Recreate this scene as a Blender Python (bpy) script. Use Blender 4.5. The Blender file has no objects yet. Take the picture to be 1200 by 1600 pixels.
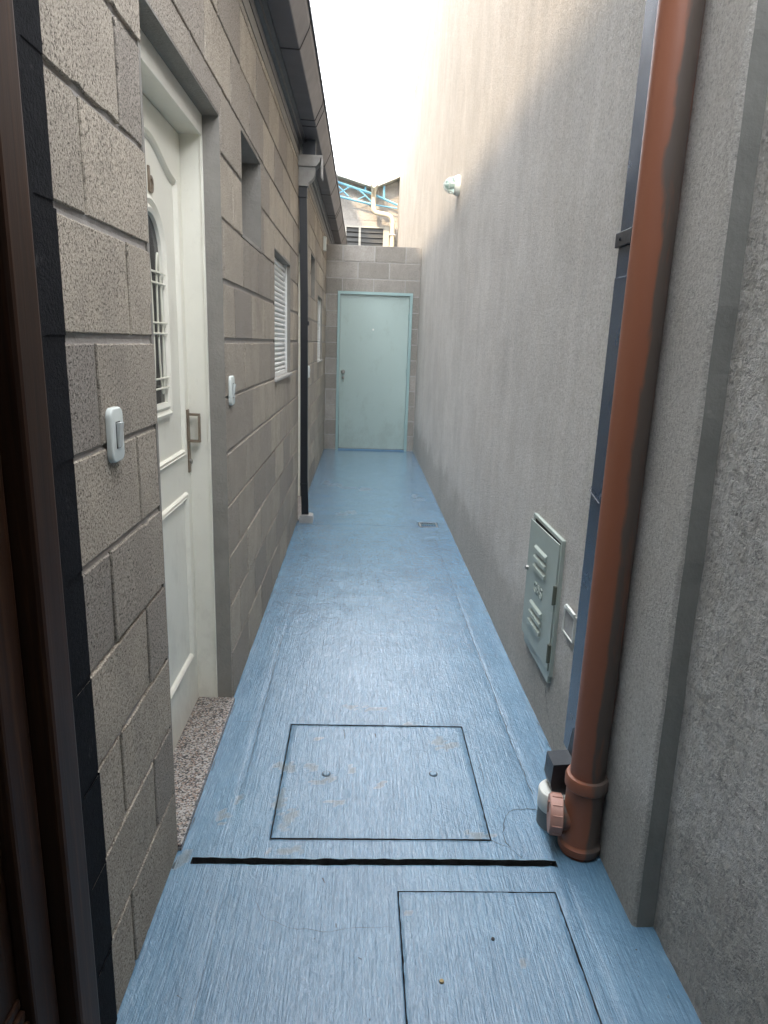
import bpy, bmesh, math, random
import numpy as np
from mathutils import Matrix, Vector, noise
R = math.radians
random.seed(7)
scn = bpy.context.scene
col = scn.collection

# ------------------------------------------------------------------ camera
YAW, PITCH, ROLL, FPX, CX, CH = 0.0393, 0.2442, 0.0350, 1056.53, 0.4836, 1.4095
W, D = 1.206, 9.088           # corridor width, distance of the end wall
fw = Vector((math.sin(YAW)*math.cos(PITCH), math.cos(YAW)*math.cos(PITCH), -math.sin(PITCH)))
rt = Vector((math.cos(YAW), -math.sin(YAW), 0)); up = rt.cross(fw)
r2 = rt*math.cos(ROLL) + up*math.sin(ROLL); u2 = -rt*math.sin(ROLL) + up*math.cos(ROLL)
cam_d = bpy.data.cameras.new("Camera"); cam = bpy.data.objects.new("Camera", cam_d); col.objects.link(cam)
M = Matrix(((r2.x, u2.x, -fw.x, CX), (r2.y, u2.y, -fw.y, 0), (r2.z, u2.z, -fw.z, CH), (0, 0, 0, 1)))
cam.matrix_world = M
cam_d.sensor_fit = 'VERTICAL'; cam_d.sensor_height = 24.0; cam_d.sensor_width = 18.0
cam_d.lens = FPX*24.0/1600.0
cam_d.clip_start = 0.02; cam_d.clip_end = 500
scn.camera = cam

# ------------------------------------------------------------------ light
VEIL = 6.0
SUN_EL, SUN_TX, SUN_TY = R(40), 0.46, 0.888     # elevation and horizontal travel direction
world = bpy.data.worlds.new("World"); scn.world = world; world.use_nodes = True
wn = world.node_tree.nodes; wl = world.node_tree.links
sky = wn.new('ShaderNodeTexSky'); sky.sky_type = 'NISHITA'; sky.sun_disc = False
sky.sun_elevation = SUN_EL; sky.sun_rotation = math.atan2(-SUN_TX, -SUN_TY)
sky.dust_density = .4; sky.air_density = 1.0; sky.ozone_density = 1.0
bg = wn['Background']; bg.inputs['Strength'].default_value = 0.15
# thin bright overcast: the clear-sky gradient seen through an even milky veil
mx = wn.new('ShaderNodeMix'); mx.data_type = 'RGBA'; mx.inputs[0].default_value = .93
mx.inputs[7].default_value = (VEIL*.97, VEIL*1.0, VEIL*1.05, 1)
wl.new(sky.outputs[0], mx.inputs[6]); wl.new(mx.outputs[2], bg.inputs[0])
sd = bpy.data.lights.new("Sun", 'SUN'); sd.energy = .62; sd.angle = R(0.9); sd.color = (1.0, 0.77, 0.52)
sun = bpy.data.objects.new("Sun", sd); col.objects.link(sun)
tv = Vector((SUN_TX*math.cos(SUN_EL), SUN_TY*math.cos(SUN_EL), -math.sin(SUN_EL)))
sun.rotation_euler = tv.to_track_quat('-Z', 'Y').to_euler()
scn.view_settings.view_transform = 'Standard'; scn.view_settings.look = 'None'
scn.view_settings.exposure = 3.5; scn.view_settings.gamma = 1.0
try: scn.view_settings.use_curve_mapping = False
except Exception: pass
scn.cycles.max_bounces = 12; scn.cycles.diffuse_bounces = 7; scn.cycles.glossy_bounces = 4
scn.cycles.use_denoising = True

# ------------------------------------------------------------------ materials
def newmat(name):
    m = bpy.data.materials.new(name); m.use_nodes = True
    nt = m.node_tree; b = nt.nodes['Principled BSDF']
    return m, nt, b
def nd(nt, t, **k):
    n = nt.nodes.new(t)
    for a, v in k.items():
        if a in n.inputs.keys(): n.inputs[a].default_value = v
        else: setattr(n, a, v)
    return n
def coords(nt, scale=(1, 1, 1), loc=(0, 0, 0)):
    g = nt.nodes.new('ShaderNodeNewGeometry'); mp = nt.nodes.new('ShaderNodeMapping')
    nt.links.new(g.outputs['Position'], mp.inputs[0])
    mp.inputs['Scale'].default_value = scale; mp.inputs['Location'].default_value = loc
    return mp.outputs[0]
def noi(nt, scale, detail=4, rough=.55, sc=(1, 1, 1), loc=(0, 0, 0), dist=0):
    n = nt.nodes.new('ShaderNodeTexNoise'); n.inputs['Scale'].default_value = scale
    n.inputs['Detail'].default_value = detail; n.inputs['Roughness'].default_value = rough
    n.inputs['Distortion'].default_value = dist
    nt.links.new(coords(nt, sc, loc), n.inputs['Vector']); return n.outputs['Fac']
def ramp(nt, src, stops):
    r = nt.nodes.new('ShaderNodeValToRGB'); nt.links.new(src, r.inputs[0])
    e = r.color_ramp.elements
    while len(e) < len(stops): e.new(.5)
    for i, (p, c) in enumerate(stops):
        e[i].position = p; e[i].color = (c, c, c, 1) if isinstance(c, (int, float)) else (*c, 1)
    return r.outputs[0]
def mixc(nt, fac, a, b, mode='MIX'):
    m = nt.nodes.new('ShaderNodeMix'); m.data_type = 'RGBA'; m.blend_type = mode
    def put(i, v):
        if isinstance(v, (tuple, list)): m.inputs[i].default_value = (*v, 1)
        elif isinstance(v, (int, float)): m.inputs[i].default_value = v if i == 0 else (v, v, v, 1)
        else: nt.links.new(v, m.inputs[i])
    put(0, fac); put(6, a); put(7, b); return m.outputs[2]
def mth(nt, op, a, b=0.0):
    m = nt.nodes.new('ShaderNodeMath'); m.operation = op
    for i, v in enumerate((a, b)):
        if isinstance(v, (int, float)): m.inputs[i].default_value = v
        else: nt.links.new(v, m.inputs[i])
    return m.outputs[0]
def bump(nt, b, hs):
    prev = None
    for h, dist, st in hs:
        n = nt.nodes.new('ShaderNodeBump'); n.inputs['Distance'].default_value = dist; n.inputs['Strength'].default_value = st
        nt.links.new(h, n.inputs['Height'])
        if prev: nt.links.new(prev, n.inputs['Normal'])
        prev = n.outputs[0]
    nt.links.new(prev, b.inputs['Normal'])
def attr(nt, name):
    a = nt.nodes.new('ShaderNodeAttribute'); a.attribute_name = name; return a.outputs['Fac']
def setc(nt, b, c): nt.links.new(c, b.inputs['Base Color'])

def block_mat(name, c1, c2, c3, pit=(.035, .03, .027), sc=1.0):
    m, nt, b = newmat(name); r = attr(nt, 'rnd')
    base = ramp(nt, r, [(0, c1), (.5, c2), (1, c3)])
    big = noi(nt, 7*sc, 5, .6)
    base = mixc(nt, ramp(nt, big, [(.40, 0.), (.70, .5)]), base, tuple(x*.74 for x in c2))
    gr = noi(nt, 270*sc, 3, .75)
    base = mixc(nt, .75, base, ramp(nt, gr, [(.32, .22), (.68, .80)]), 'OVERLAY')
    pitn = noi(nt, 165*sc, 4, .8, (1, 1, 1), (2, 7, 1))
    pm = ramp(nt, pitn, [(.355, .9), (.415, 0.)])
    base = mixc(nt, pm, base, pit)
    pale = ramp(nt, noi(nt, 150*sc, 3, .7, (1, 1, 1), (9, 3, 4)), [(.64, 0.), (.70, .6)])
    base = mixc(nt, pale, base, tuple(min(1, x*1.55) for x in c2))
    stain = noi(nt, 2.2, 6, .65, (1, 1, .35), (4, 2, 1))
    base = mixc(nt, ramp(nt, stain, [(.55, 0.), (.75, .35)]), base, (.15, .13, .12))
    setc(nt, b, base); b.inputs['Roughness'].default_value = .95
    b.inputs['Specular IOR Level'].default_value = .2
    pits = ramp(nt, pitn, [(.34, 0.), (.46, 1.)])
    bump(nt, b, [(noi(nt, 50, 5, .7), .003, .5), (pits, .0035, .9), (gr, .002, .6)])
    return m
def flat_mat(name, c, rough=.5, metal=0, var=.12, vs=12, bumpd=0, bs=80, spec=.5, dirt=None, sc=(1, 1, 1)):
    m, nt, b = newmat(name)
    n = noi(nt, vs, 5, .6, sc)
    cc = mixc(nt, n, tuple(x*(1-var) for x in c), tuple(min(1, x*(1+var)) for x in c))
    if dirt:
        dn = noi(nt, dirt[1], 6, .7, dirt[3] if len(dirt) > 3 else (1, 1, 1), (3, 5, 2))
        cc = mixc(nt, ramp(nt, dn, [(dirt[2], 0.), (dirt[2]+.12, .85)]), cc, dirt[0])
    setc(nt, b, cc); b.inputs['Metallic'].default_value = metal; b.inputs['Specular IOR Level'].default_value = spec
    rn = noi(nt, vs*3, 4, .6)
    rr = nt.nodes.new('ShaderNodeMapRange'); rr.inputs[3].default_value = max(.05, rough-.1); rr.inputs[4].default_value = min(1, rough+.12)
    nt.links.new(rn, rr.inputs[0]); nt.links.new(rr.outputs[0], b.inputs['Roughness'])
    if bumpd: bump(nt, b, [(noi(nt, bs, 5, .65), bumpd, .7)])
    return m

mt = {}
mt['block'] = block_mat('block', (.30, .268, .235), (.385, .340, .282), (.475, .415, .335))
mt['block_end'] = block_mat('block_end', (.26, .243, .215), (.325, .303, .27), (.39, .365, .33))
mt['block_far'] = block_mat('block_far', (.37, .345, .31), (.44, .41, .37), (.50, .475, .43), sc=.6)
mt['mortar'] = flat_mat('mortar', (.34, .315, .29), .95, var=.25, vs=40, bumpd=.004, bs=180)
mt['joint_dark'] = flat_mat('joint_dark', (.10, .092, .085), .95, var=.3, vs=40)
mt['mortar_pale'] = flat_mat('mortar_pale', (.37, .355, .33), .95, var=.25, vs=30, bumpd=.004, bs=120)
mt['black_paint'] = flat_mat('black_paint', (.006, .0065, .0085), .85, var=.5, vs=30, bumpd=.003, bs=150, spec=.15, dirt=((.06, .06, .06), 11, .63))
mt['reveal'] = flat_mat('reveal', (.24, .225, .20), .95, var=.22, vs=14, bumpd=.005, bs=90)

# painted floor
def floor_mat():
    m, nt, b = newmat('floor_paint')
    wear = attr(nt, 'wear'); sm = attr(nt, 'smooth')
    n1 = noi(nt, 1.6, 6, .6); n2 = noi(nt, 9, 5, .65, (1, .4, 1))
    st = noi(nt, 1, 4, .65, (165, 4.5, 1), (0, 0, 0), .35)
    base = mixc(nt, ramp(nt, n1, [(.3, 0.), (.7, 1.)]), (.102, .208, .312), (.145, .270, .380))
    base = mixc(nt, ramp(nt, n2, [(.40, .0), (.72, .45)]), base, (.070, .155, .245))
    base = mixc(nt, ramp(nt, st, [(.34, .55), (.50, 0.)]), base, (.055, .125, .205))
    base = mixc(nt, ramp(nt, noi(nt, 1, 5, .75, (240, 16, 1), (3, 1, 0)), [(.53, 0.), (.66, .6)]), base, (.22, .40, .55))  # pale streaks: glints on the brush ridges painted into the colour
    spk = noi(nt, 55, 3, .6, (1, .8, 1), (7, 3, 0))
    base = mixc(nt, ramp(nt, spk, [(.72, 0.), (.76, .6)]), base, (.10, .13, .14))
    base = mixc(nt, wear, base, mixc(nt, noi(nt, 40, 4), (.09, .12, .13), (.23, .24, .21)))
    setc(nt, b, base)
    rgh = mixc(nt, wear, ramp(nt, noi(nt, 14, 5, .65), [(.3, .15), (.8, .27)]), (.85, .85, .85))
    nt.links.new(rgh, b.inputs['Roughness'])
    amt = mth(nt, 'SUBTRACT', 1.0, sm)
    b.inputs['Coat Weight'].default_value = .9; b.inputs['Coat Roughness'].default_value = .13; b.inputs['Coat IOR'].default_value = 1.55
    trow = mth(nt, 'MULTIPLY', ramp(nt, noi(nt, 26, 4, .6, (1, .75, 1), (0, 0, 0), 1.2), [(.38, 0.), (.62, 1.)]), mth(nt, 'ADD', mth(nt, 'MULTIPLY', amt, .7), .3))
    stq = mth(nt, 'MULTIPLY', st, amt)
    stf = mth(nt, 'MULTIPLY', noi(nt, 1, 3, .6, (380, 9, 1)), amt)
    bump(nt, b, [(noi(nt, 5, 3), .006, .35), (stq, .0042, .8), (stf, .0020, .7), (trow, .0018, .4), (noi(nt, 75, 5, .75, (1, .6, 1)), .0034, .75)])
    prev = None
    for h, dist, sg in ((noi(nt, 5, 3), .006, .35), (stq, .0016, .7), (stf, .0008, .6), (trow, .0012, .5), (noi(nt, 90, 4, .7, (1, .6, 1)), .0013, .7)):
        n_ = nt.nodes.new('ShaderNodeBump'); n_.inputs['Distance'].default_value = dist; n_.inputs['Strength'].default_value = sg
        nt.links.new(h, n_.inputs['Height'])
        if prev: nt.links.new(prev, n_.inputs['Normal'])
        prev = n_.outputs[0]
    nt.links.new(prev, b.inputs['Coat Normal'])
    return m
mt['floor'] = floor_mat()
mt['gap'] = flat_mat('gap_dirt', (.030, .032, .032), .95, var=.5, vs=30, bumpd=.01, bs=60)
mt['crack_dark_line'] = flat_mat('crack_dark_line', (.045, .06, .07), .9)

def plaster_mat(name, c, grit=1.0, streak=.5, gs=1.0):
    m, nt, b = newmat(name)
    n1 = noi(nt, 2.2, 6, .6); st = noi(nt, 1, 5, .6, (7, 7, .5)); st2 = noi(nt, 1, 5, .7, (11, 11, 1.1), (3, 1, 0))
    base = mixc(nt, ramp(nt, n1, [(.3, 0.), (.7, 1.)]), tuple(x*.84 for x in c), tuple(min(.9, x*1.08) for x in c))
    base = mixc(nt, ramp(nt, noi(nt, 9, 5, .7, (1, 1, .7), (1, 2, 3)), [(.46, 0.), (.64, .4)]), base, (c[0]*.84, c[1]*.82, c[2]*.78))
    base = mixc(nt, ramp(nt, noi(nt, .9, 6, .7, (1, 1, 1), (6, 2, 8)), [(.50, 0.), (.66, .35)]), base, (c[0]*.80, c[1]*.77, c[2]*.72))
    base = mixc(nt, ramp(nt, st, [(.40, 0.), (.66, streak)]), base, (c[0]*1.25, c[1]*1.22, c[2]*1.22))
    base = mixc(nt, ramp(nt, st2, [(.36, streak*.28), (.60, 0.)]), base, (c[0]*.66, c[1]*.64, c[2]*.62))
    # damp and dirt along the foot of the wall
    g = nt.nodes.new('ShaderNodeNewGeometry'); sp = nt.nodes.new('ShaderNodeSeparateXYZ'); nt.links.new(g.outputs['Position'], sp.inputs[0])
    zz = mth(nt, 'ADD', sp.outputs[2], mth(nt, 'MULTIPLY', noi(nt, 3.5, 6, .65), -.55))
    base = mixc(nt, ramp(nt, zz, [(0., .5), (.12, 0.)]), base, (c[0]*.55, c[1]*.53, c[2]*.49))
    fine = noi(nt, 130*gs, 4, .75)
    base = mixc(nt, ramp(nt, fine, [(.34, .75), (.50, 0.)]), base, tuple(x*.5 for x in c))
    base = mixc(nt, .55, base, ramp(nt, noi(nt, 75*gs, 4, .8, (1, 1, 1), (4, 4, 4)), [(.35, .36), (.65, .64)]), 'OVERLAY')
    setc(nt, b, base); b.inputs['Roughness'].default_value = .95; b.inputs['Specular IOR Level'].default_value = .2
    gr = ramp(nt, noi(nt, 95*gs, 5, .75), [(.36, 0.), (.60, 1.)])
    bump(nt, b, [(noi(nt, 3, 3), .03, .25), (noi(nt, 30*gs, 4, .6), .006*grit, .5), (gr, .0065*grit, .85)])
    return m
mt['plaster'] = plaster_mat('plaster', (.64, .615, .57), 1.0, .28)
mt['plaster_near'] = plaster_mat('plaster_near', (.70, .68, .635), 2.2, .25, .42)
mt['plaster_smooth'] = plaster_mat('plaster_smooth', (.56, .545, .505), .45, .2, 1.2)

def add_grime(m, z0, z1, c, amt, sc=6):
    """scuffs and dust that thin out upwards from the foot of a door"""
    nt = m.node_tree; b = nt.nodes['Principled BSDF']; src = b.inputs['Base Color'].links[0].from_socket
    g = nt.nodes.new('ShaderNodeNewGeometry'); sp = nt.nodes.new('ShaderNodeSeparateXYZ'); nt.links.new(g.outputs['Position'], sp.inputs[0])
    t = nt.nodes.new('ShaderNodeMapRange'); t.inputs[1].default_value = z0; t.inputs[2].default_value = z1; t.inputs[3].default_value = .16; t.inputs[4].default_value = 0
    nt.links.new(sp.outputs[2], t.inputs[0])
    n = mth(nt, 'ADD', noi(nt, sc, 7, .75, (1, 1, .6), (1, 8, 3)), t.outputs[0])
    f = ramp(nt, n, [(.56, 0.), (.70, amt)])
    nt.links.new(mixc(nt, f, src, c), b.inputs['Base Color'])
def granite():
    m, nt, b = newmat('granite')
    v = nt.nodes.new('ShaderNodeTexVoronoi'); v.inputs['Scale'].default_value = 210
    nt.links.new(coords(nt), v.inputs['Vector'])
    s = nt.nodes.new('ShaderNodeSeparateColor'); nt.links.new(v.outputs['Color'], s.inputs[0])
    c = ramp(nt, s.outputs[0], [(.0, (.03, .03, .03)), (.22, (.11, .10, .10)), (.40, (.27, .19, .15)), (.55, (.31, .28, .25)), (.80, (.42, .40, .38))])
    nt.nodes[-1].color_ramp.interpolation = 'CONSTANT'
    setc(nt, b, c); b.inputs['Roughness'].default_value = .38; return m
mt['granite'] = granite()
mt['white_door'] = flat_mat('white_door', (.80, .775, .67), .36, var=.05, vs=5, dirt=((.42, .36, .28), 5, .70))
add_grime(mt['white_door'], 0, .9, (.50, .46, .38), .25, 9)
mt['white_frame'] = flat_mat('white_frame', (.76, .74, .65), .42, var=.07, vs=8, dirt=((.30, .27, .22), 60, .74))
add_grime(mt['white_frame'], 0, .6, (.42, .39, .32), .2, 14)
mt['white_plastic'] = flat_mat('white_plastic', (.66, .70, .66), .32, var=.04)
mt['rocker'] = flat_mat('rocker', (.60, .62, .60), .22, var=.03)
mt['shutter'] = flat_mat('shutter', (.70, .71, .69), .45, var=.06, dirt=((.40, .38, .33), 20, .68))
mt['glass_dark'] = flat_mat('glass_dark', (.015, .017, .02), .12, var=.2)
mt['bronze'] = flat_mat('bronze', (.27, .215, .165), .42, .7, var=.2, vs=60)
mt['steel'] = flat_mat('steel', (.33, .32, .30), .38, .9, var=.2, vs=60)
mt['grille'] = flat_mat('grille', (.70, .68, .56), .35, var=.05)
mt['alu'] = flat_mat('alu', (.50, .50, .48), .45, .3)
mt['gutter'] = flat_mat('gutter', (.105, .104, .118), .45, .1, var=.12, vs=3, dirt=((.17, .15, .14), 3, .66, (1, .3, 1)))
mt['gutter_dark'] = flat_mat('gutter_dark', (.022, .026, .034), .42, .2, var=.3, vs=12)
mt['seam'] = flat_mat('seam', (.02, .018, .018), .6)
mt['black_pipe'] = flat_mat('black_pipe', (.010, .011, .014), .42, .0, var=.3, vs=12, dirt=((.17, .17, .16), 34, .72), sc=(1, 1, .3))
mt['cement_grey'] = flat_mat('cement_grey', (.33, .325, .31), .85, var=.25, vs=25, bumpd=.004, bs=60)
mt['navy_pipe'] = flat_mat('navy_pipe', (.045, .070, .110), .22, .15, var=.08, vs=3)
mt['navy_dark'] = flat_mat('navy_dark', (.022, .026, .032), .38, .1, var=.4, vs=30, dirt=((.12, .12, .11), 30, .66))
def terracotta():
    m, nt, b = newmat('terracotta_pvc')
    base = mixc(nt, noi(nt, 5, 5, .6, (1, 1, .4)), (.205, .073, .038), (.265, .097, .051))
    # cement smears down the wall side, widened and darkened to paint in its shade
    g = nt.nodes.new('ShaderNodeNewGeometry'); sp = nt.nodes.new('ShaderNodeSeparateXYZ'); nt.links.new(g.outputs['Normal'], sp.inputs[0])
    side = mth(nt, 'SUBTRACT', sp.outputs[0], sp.outputs[1])       # largest facing the camera side and wall
    e = mth(nt, 'ABSOLUTE', mth(nt, 'MULTIPLY', mth(nt, 'SUBTRACT', sp.outputs[0], .42), .60))
    s = mth(nt, 'ADD', e, mth(nt, 'MULTIPLY', noi(nt, 1, 5, .6, (14, 14, 3.2)), .85))
    s2 = ramp(nt, s, [(.70, .95), (.80, 0.)])
    n3 = ramp(nt, noi(nt, 1, 5, .7, (30, 30, 5), (5, 0, 1)), [(.30, 0.45), (.46, 1.)])
    base = mixc(nt, mth(nt, 'MULTIPLY', s2, n3), base, (.085, .072, .062))
    setc(nt, b, base); b.inputs['Roughness'].default_value = .5
    bump(nt, b, [(noi(nt, 60, 4), .001, .4), (noi(nt, 1, 4, .6, (9, 9, 2)), .004, .3)])
    return m
mt['terracotta'] = terracotta()
mt['terracotta_pale'] = flat_mat('terracotta_pale', (.42, .23, .18), .55, var=.2, vs=20, dirt=((.30, .25, .22), 25, .62))
mt['cement_shaded'] = flat_mat('cement_shaded', (.24, .24, .22), .95, var=.2, vs=12, bumpd=.003, bs=60)  # darkened so the near return carries its shade in the colour
mt['pvc_white'] = flat_mat('pvc_white', (.66, .67, .62), .4, var=.08, dirt=((.30, .30, .27), 30, .64))
mt['pvc_dirty'] = flat_mat('pvc_dirty', (.16, .19, .20), .7, var=.3)
mt['teal_door'] = flat_mat('teal_door', (.35, .44, .41), .42, var=.06, vs=2.5, dirt=((.24, .33, .29), 3.0, .66, (1, 1, .6)))
add_grime(mt['teal_door'], 0, .7, (.24, .28, .25), .35)
mt['teal_frame'] = flat_mat('teal_frame', (.28, .40, .39), .42, var=.08, vs=6, dirt=((.18, .25, .24), 14, .68))
mt['cabinet'] = flat_mat('cabinet', (.325, .37, .33), .42, var=.07, vs=8, dirt=((.33, .36, .32), 22, .66))
mt['cabinet_dark'] = flat_mat('cabinet_dark', (.09, .10, .075), .55, var=.2)
mt['wood'] = None
def wood():
    m, nt, b = newmat('varnished_wood')
    g = noi(nt, 1, 6, .65, (60, 60, 2.5), (0, 0, 0), .6)
    setc(nt, b, ramp(nt, g, [(.25, (.009, .004, .002)), (.55, (.032, .013, .006)), (.8, (.085, .038, .015))]))
    b.inputs['Roughness'].default_value = .5; b.inputs['Specular IOR Level'].default_value = .2; bump(nt, b, [(g, .001, .4)]); return m
mt['wood'] = wood()
mt['interior'] = flat_mat('interior_paint', (.10, .10, .10), .9)
mt['concrete'] = flat_mat('concrete', (.30, .29, .27), .9, var=.2, bumpd=.006, bs=40)
mt['truss'] = flat_mat('truss_blue', (.22, .50, .66), .45, var=.1)
mt['sheet_metal'] = flat_mat('sheet_metal', (.55, .54, .48), .5, .3)
mt['cream_pvc'] = flat_mat('cream_pvc', (.62, .58, .46), .4, var=.06)
mt['louvre'] = flat_mat('louvre', (.07, .07, .065), .4, .1)
mt['stucco_far'] = flat_mat('stucco_far', (.50, .48, .42), .9, var=.1)
def clear_glass():
    m, nt, b = newmat('lamp_glass')
    b.inputs['Base Color'].default_value = (.72, .92, .88, 1); b.inputs['Roughness'].default_value = .06
    b.inputs['Transmission Weight'].default_value = .85; b.inputs['IOR'].default_value = 1.45; return m
mt['lamp_glass'] = clear_glass()
mt['brass'] = flat_mat('brass', (.22, .17, .08), .5, .6)
mt['blocker_dark'] = flat_mat('blocker_dark', (.10, .085, .07), .9, var=.15, vs=2)  # kept dark so the added unseen block bounces little light
mt['roof_mat'] = flat_mat('roof_metal', (.10, .095, .09), .5, .3)

# ------------------------------------------------------------------ mesh builder
class MB:
    def __init__(s): s.v = []; s.f = []; s.r = []; s.mi = []
    def face(s, pts, rnd=.5, mi=0):
        n = len(s.v); s.v += [tuple(p) for p in pts]; s.f.append(tuple(range(n, n+len(pts)))); s.r.append(rnd); s.mi.append(mi)
    def raw(s, vs, fs, rnd=.5, mi=0):
        n = len(s.v); s.v += [tuple(p) for p in vs]
        for f in fs: s.f.append(tuple(n+i for i in f)); s.r.append(rnd); s.mi.append(mi)
    def box(s, x0, x1, y0, y1, z0, z1, rnd=.5, mi=0, bev=0.0, mat=None):
        if bev > 0:
            bm = bmesh.new(); bmesh.ops.create_cube(bm, size=1)
            for v in bm.verts: v.co = Vector(((x0+x1)/2+v.co.x*(x1-x0), (y0+y1)/2+v.co.y*(y1-y0), (z0+z1)/2+v.co.z*(z1-z0)))
            bmesh.ops.bevel(bm, geom=bm.edges[:], offset=bev, segments=2, affect='EDGES', profile=.6)
            bm.verts.ensure_lookup_table()
            vs = [v.co.copy() for v in bm.verts]; fs = [[v.index for v in f.verts] for f in bm.faces]; bm.free()
            if mat: vs = [mat @ v for v in vs]
            s.raw(vs, fs, rnd, mi); return s
        vs = [Vector(p) for p in ((x0, y0, z0), (x1, y0, z0), (x1, y1, z0), (x0, y1, z0), (x0, y0, z1), (x1, y0, z1), (x1, y1, z1), (x0, y1, z1))]
        if mat: vs = [mat @ v for v in vs]
        s.raw(vs, [(0, 3, 2, 1), (4, 5, 6, 7), (0, 1, 5, 4), (1, 2, 6, 5), (2, 3, 7, 6), (3, 0, 4, 7)], rnd, mi); return s
    def tube(s, pts, r, seg=16, cap=True, rs=None):
        pts = [Vector(p) for p in pts]; n = len(pts); base = len(s.v); prev = None
        for i, p in enumerate(pts):
            t = (pts[min(i+1, n-1)]-pts[max(i-1, 0)]).normalized()
            if prev is None:
                a = Vector((0, 0, 1)) if abs(t.z) < .9 else Vector((1, 0, 0)); u = t.cross(a).normalized()
            else: u = (prev - t*prev.dot(t)).normalized()
            prev = u; w = t.cross(u); rr = rs[i] if rs else r
            for k in range(seg):
                a = 2*math.pi*k/seg; q = p+(u*math.cos(a)+w*math.sin(a))*rr; s.v.append(tuple(q))
        for i in range(n-1):
            for k in range(seg):
                a = base+i*seg+k; b2 = base+i*seg+(k+1) % seg
                s.f.append((a, b2, b2+seg, a+seg)); s.r.append(.5); s.mi.append(0)
        if cap:
            s.f.append(tuple(base+k for k in reversed(range(seg)))); s.r.append(.5); s.mi.append(0)
            s.f.append(tuple(base+(n-1)*seg+k for k in range(seg))); s.r.append(.5); s.mi.append(0)
        return s
    def lathe(s, o, axis, prof, seg=32):     # prof: (distance along axis, radius)
        o = Vector(o); ax = Vector(axis).normalized()
        return s.tube([o+ax*d for d, r in prof], 1, seg, True, [max(r, 1e-4) for d, r in prof])
    def prism(s, prof, a, b, plane='xz'):    # extrude a closed profile from a to b along the third axis
        n = len(prof)
        def P(q, t):
            return {'xz': (q[0], t, q[1]), 'yz': (t, q[0], q[1]), 'xy': (q[0], q[1], t)}[plane]
        vs = [P(q, a) for q in prof]+[P(q, b) for q in prof]
        fs = [tuple(range(n)), tuple(reversed(range(n, 2*n)))]+[(i, n+i, n+(i+1) % n, (i+1) % n) for i in range(n)]
        s.raw(vs, fs); return s
    def build(s, name, mats, parent=None, smooth=False, fix=True, auto=None):
        me = bpy.data.meshes.new(name); me.from_pydata(s.v, [], s.f)
        if not isinstance(mats, (list, tuple)): mats = [mats]
        for m in mats: me.materials.append(mt[m] if isinstance(m, str) else m)
        me.polygons.foreach_set('material_index', s.mi)
        a = me.attributes.new('rnd', 'FLOAT', 'FACE'); a.data.foreach_set('value', s.r)
        if fix:
            bm = bmesh.new(); bm.from_mesh(me); bmesh.ops.recalc_face_normals(bm, faces=bm.faces[:]); bm.to_mesh(me); bm.free()
        if smooth:
            me.polygons.foreach_set('use_smooth', [True]*len(me.polygons))
            me.set_sharp_from_angle(angle=R(38))
        me.update()
        o = bpy.data.objects.new(name, me); col.objects.link(o)
        if parent: o.parent = parent; o.matrix_parent_inverse = Matrix.Translation(-parent.location) if parent.type == 'EMPTY' and parent.parent is None else Matrix()
        return o
def put(o, parent):
    o.parent = parent; return o
def tag(o, label=None, cat=None, group=None, kind=None):
    if label: o['label'] = label
    if cat: o['category'] = cat
    if group: o['group'] = group
    if kind: o['kind'] = kind
    return o
def empty(name, loc, label, cat, group=None):
    e = bpy.data.objects.new(name, None); e.location = loc; e.empty_display_size = .05; col.objects.link(e)
    return tag(e, label, cat, group)
def text_mesh(name, body, size, depth, mat, parent, M4):
    cu = bpy.data.curves.new('t', 'FONT'); cu.body = body; cu.size = size; cu.extrude = depth; cu.align_x = 'CENTER'; cu.align_y = 'CENTER'
    cu.bevel_depth = depth*.3
    to = bpy.data.objects.new('t', cu); col.objects.link(to)
    dg = bpy.context.evaluated_depsgraph_get(); me = bpy.data.meshes.new_from_object(to.evaluated_get(dg))
    bpy.data.objects.remove(to); me.transform(M4); me.name = name
    me.materials.clear(); me.materials.append(mt[mat])
    o = bpy.data.objects.new(name, me); col.objects.link(o)
    if parent:
        o.parent = parent
        o.matrix_parent_inverse = Matrix.Translation(-parent.location) if parent.type == 'EMPTY' else Matrix()
    return o

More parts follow.
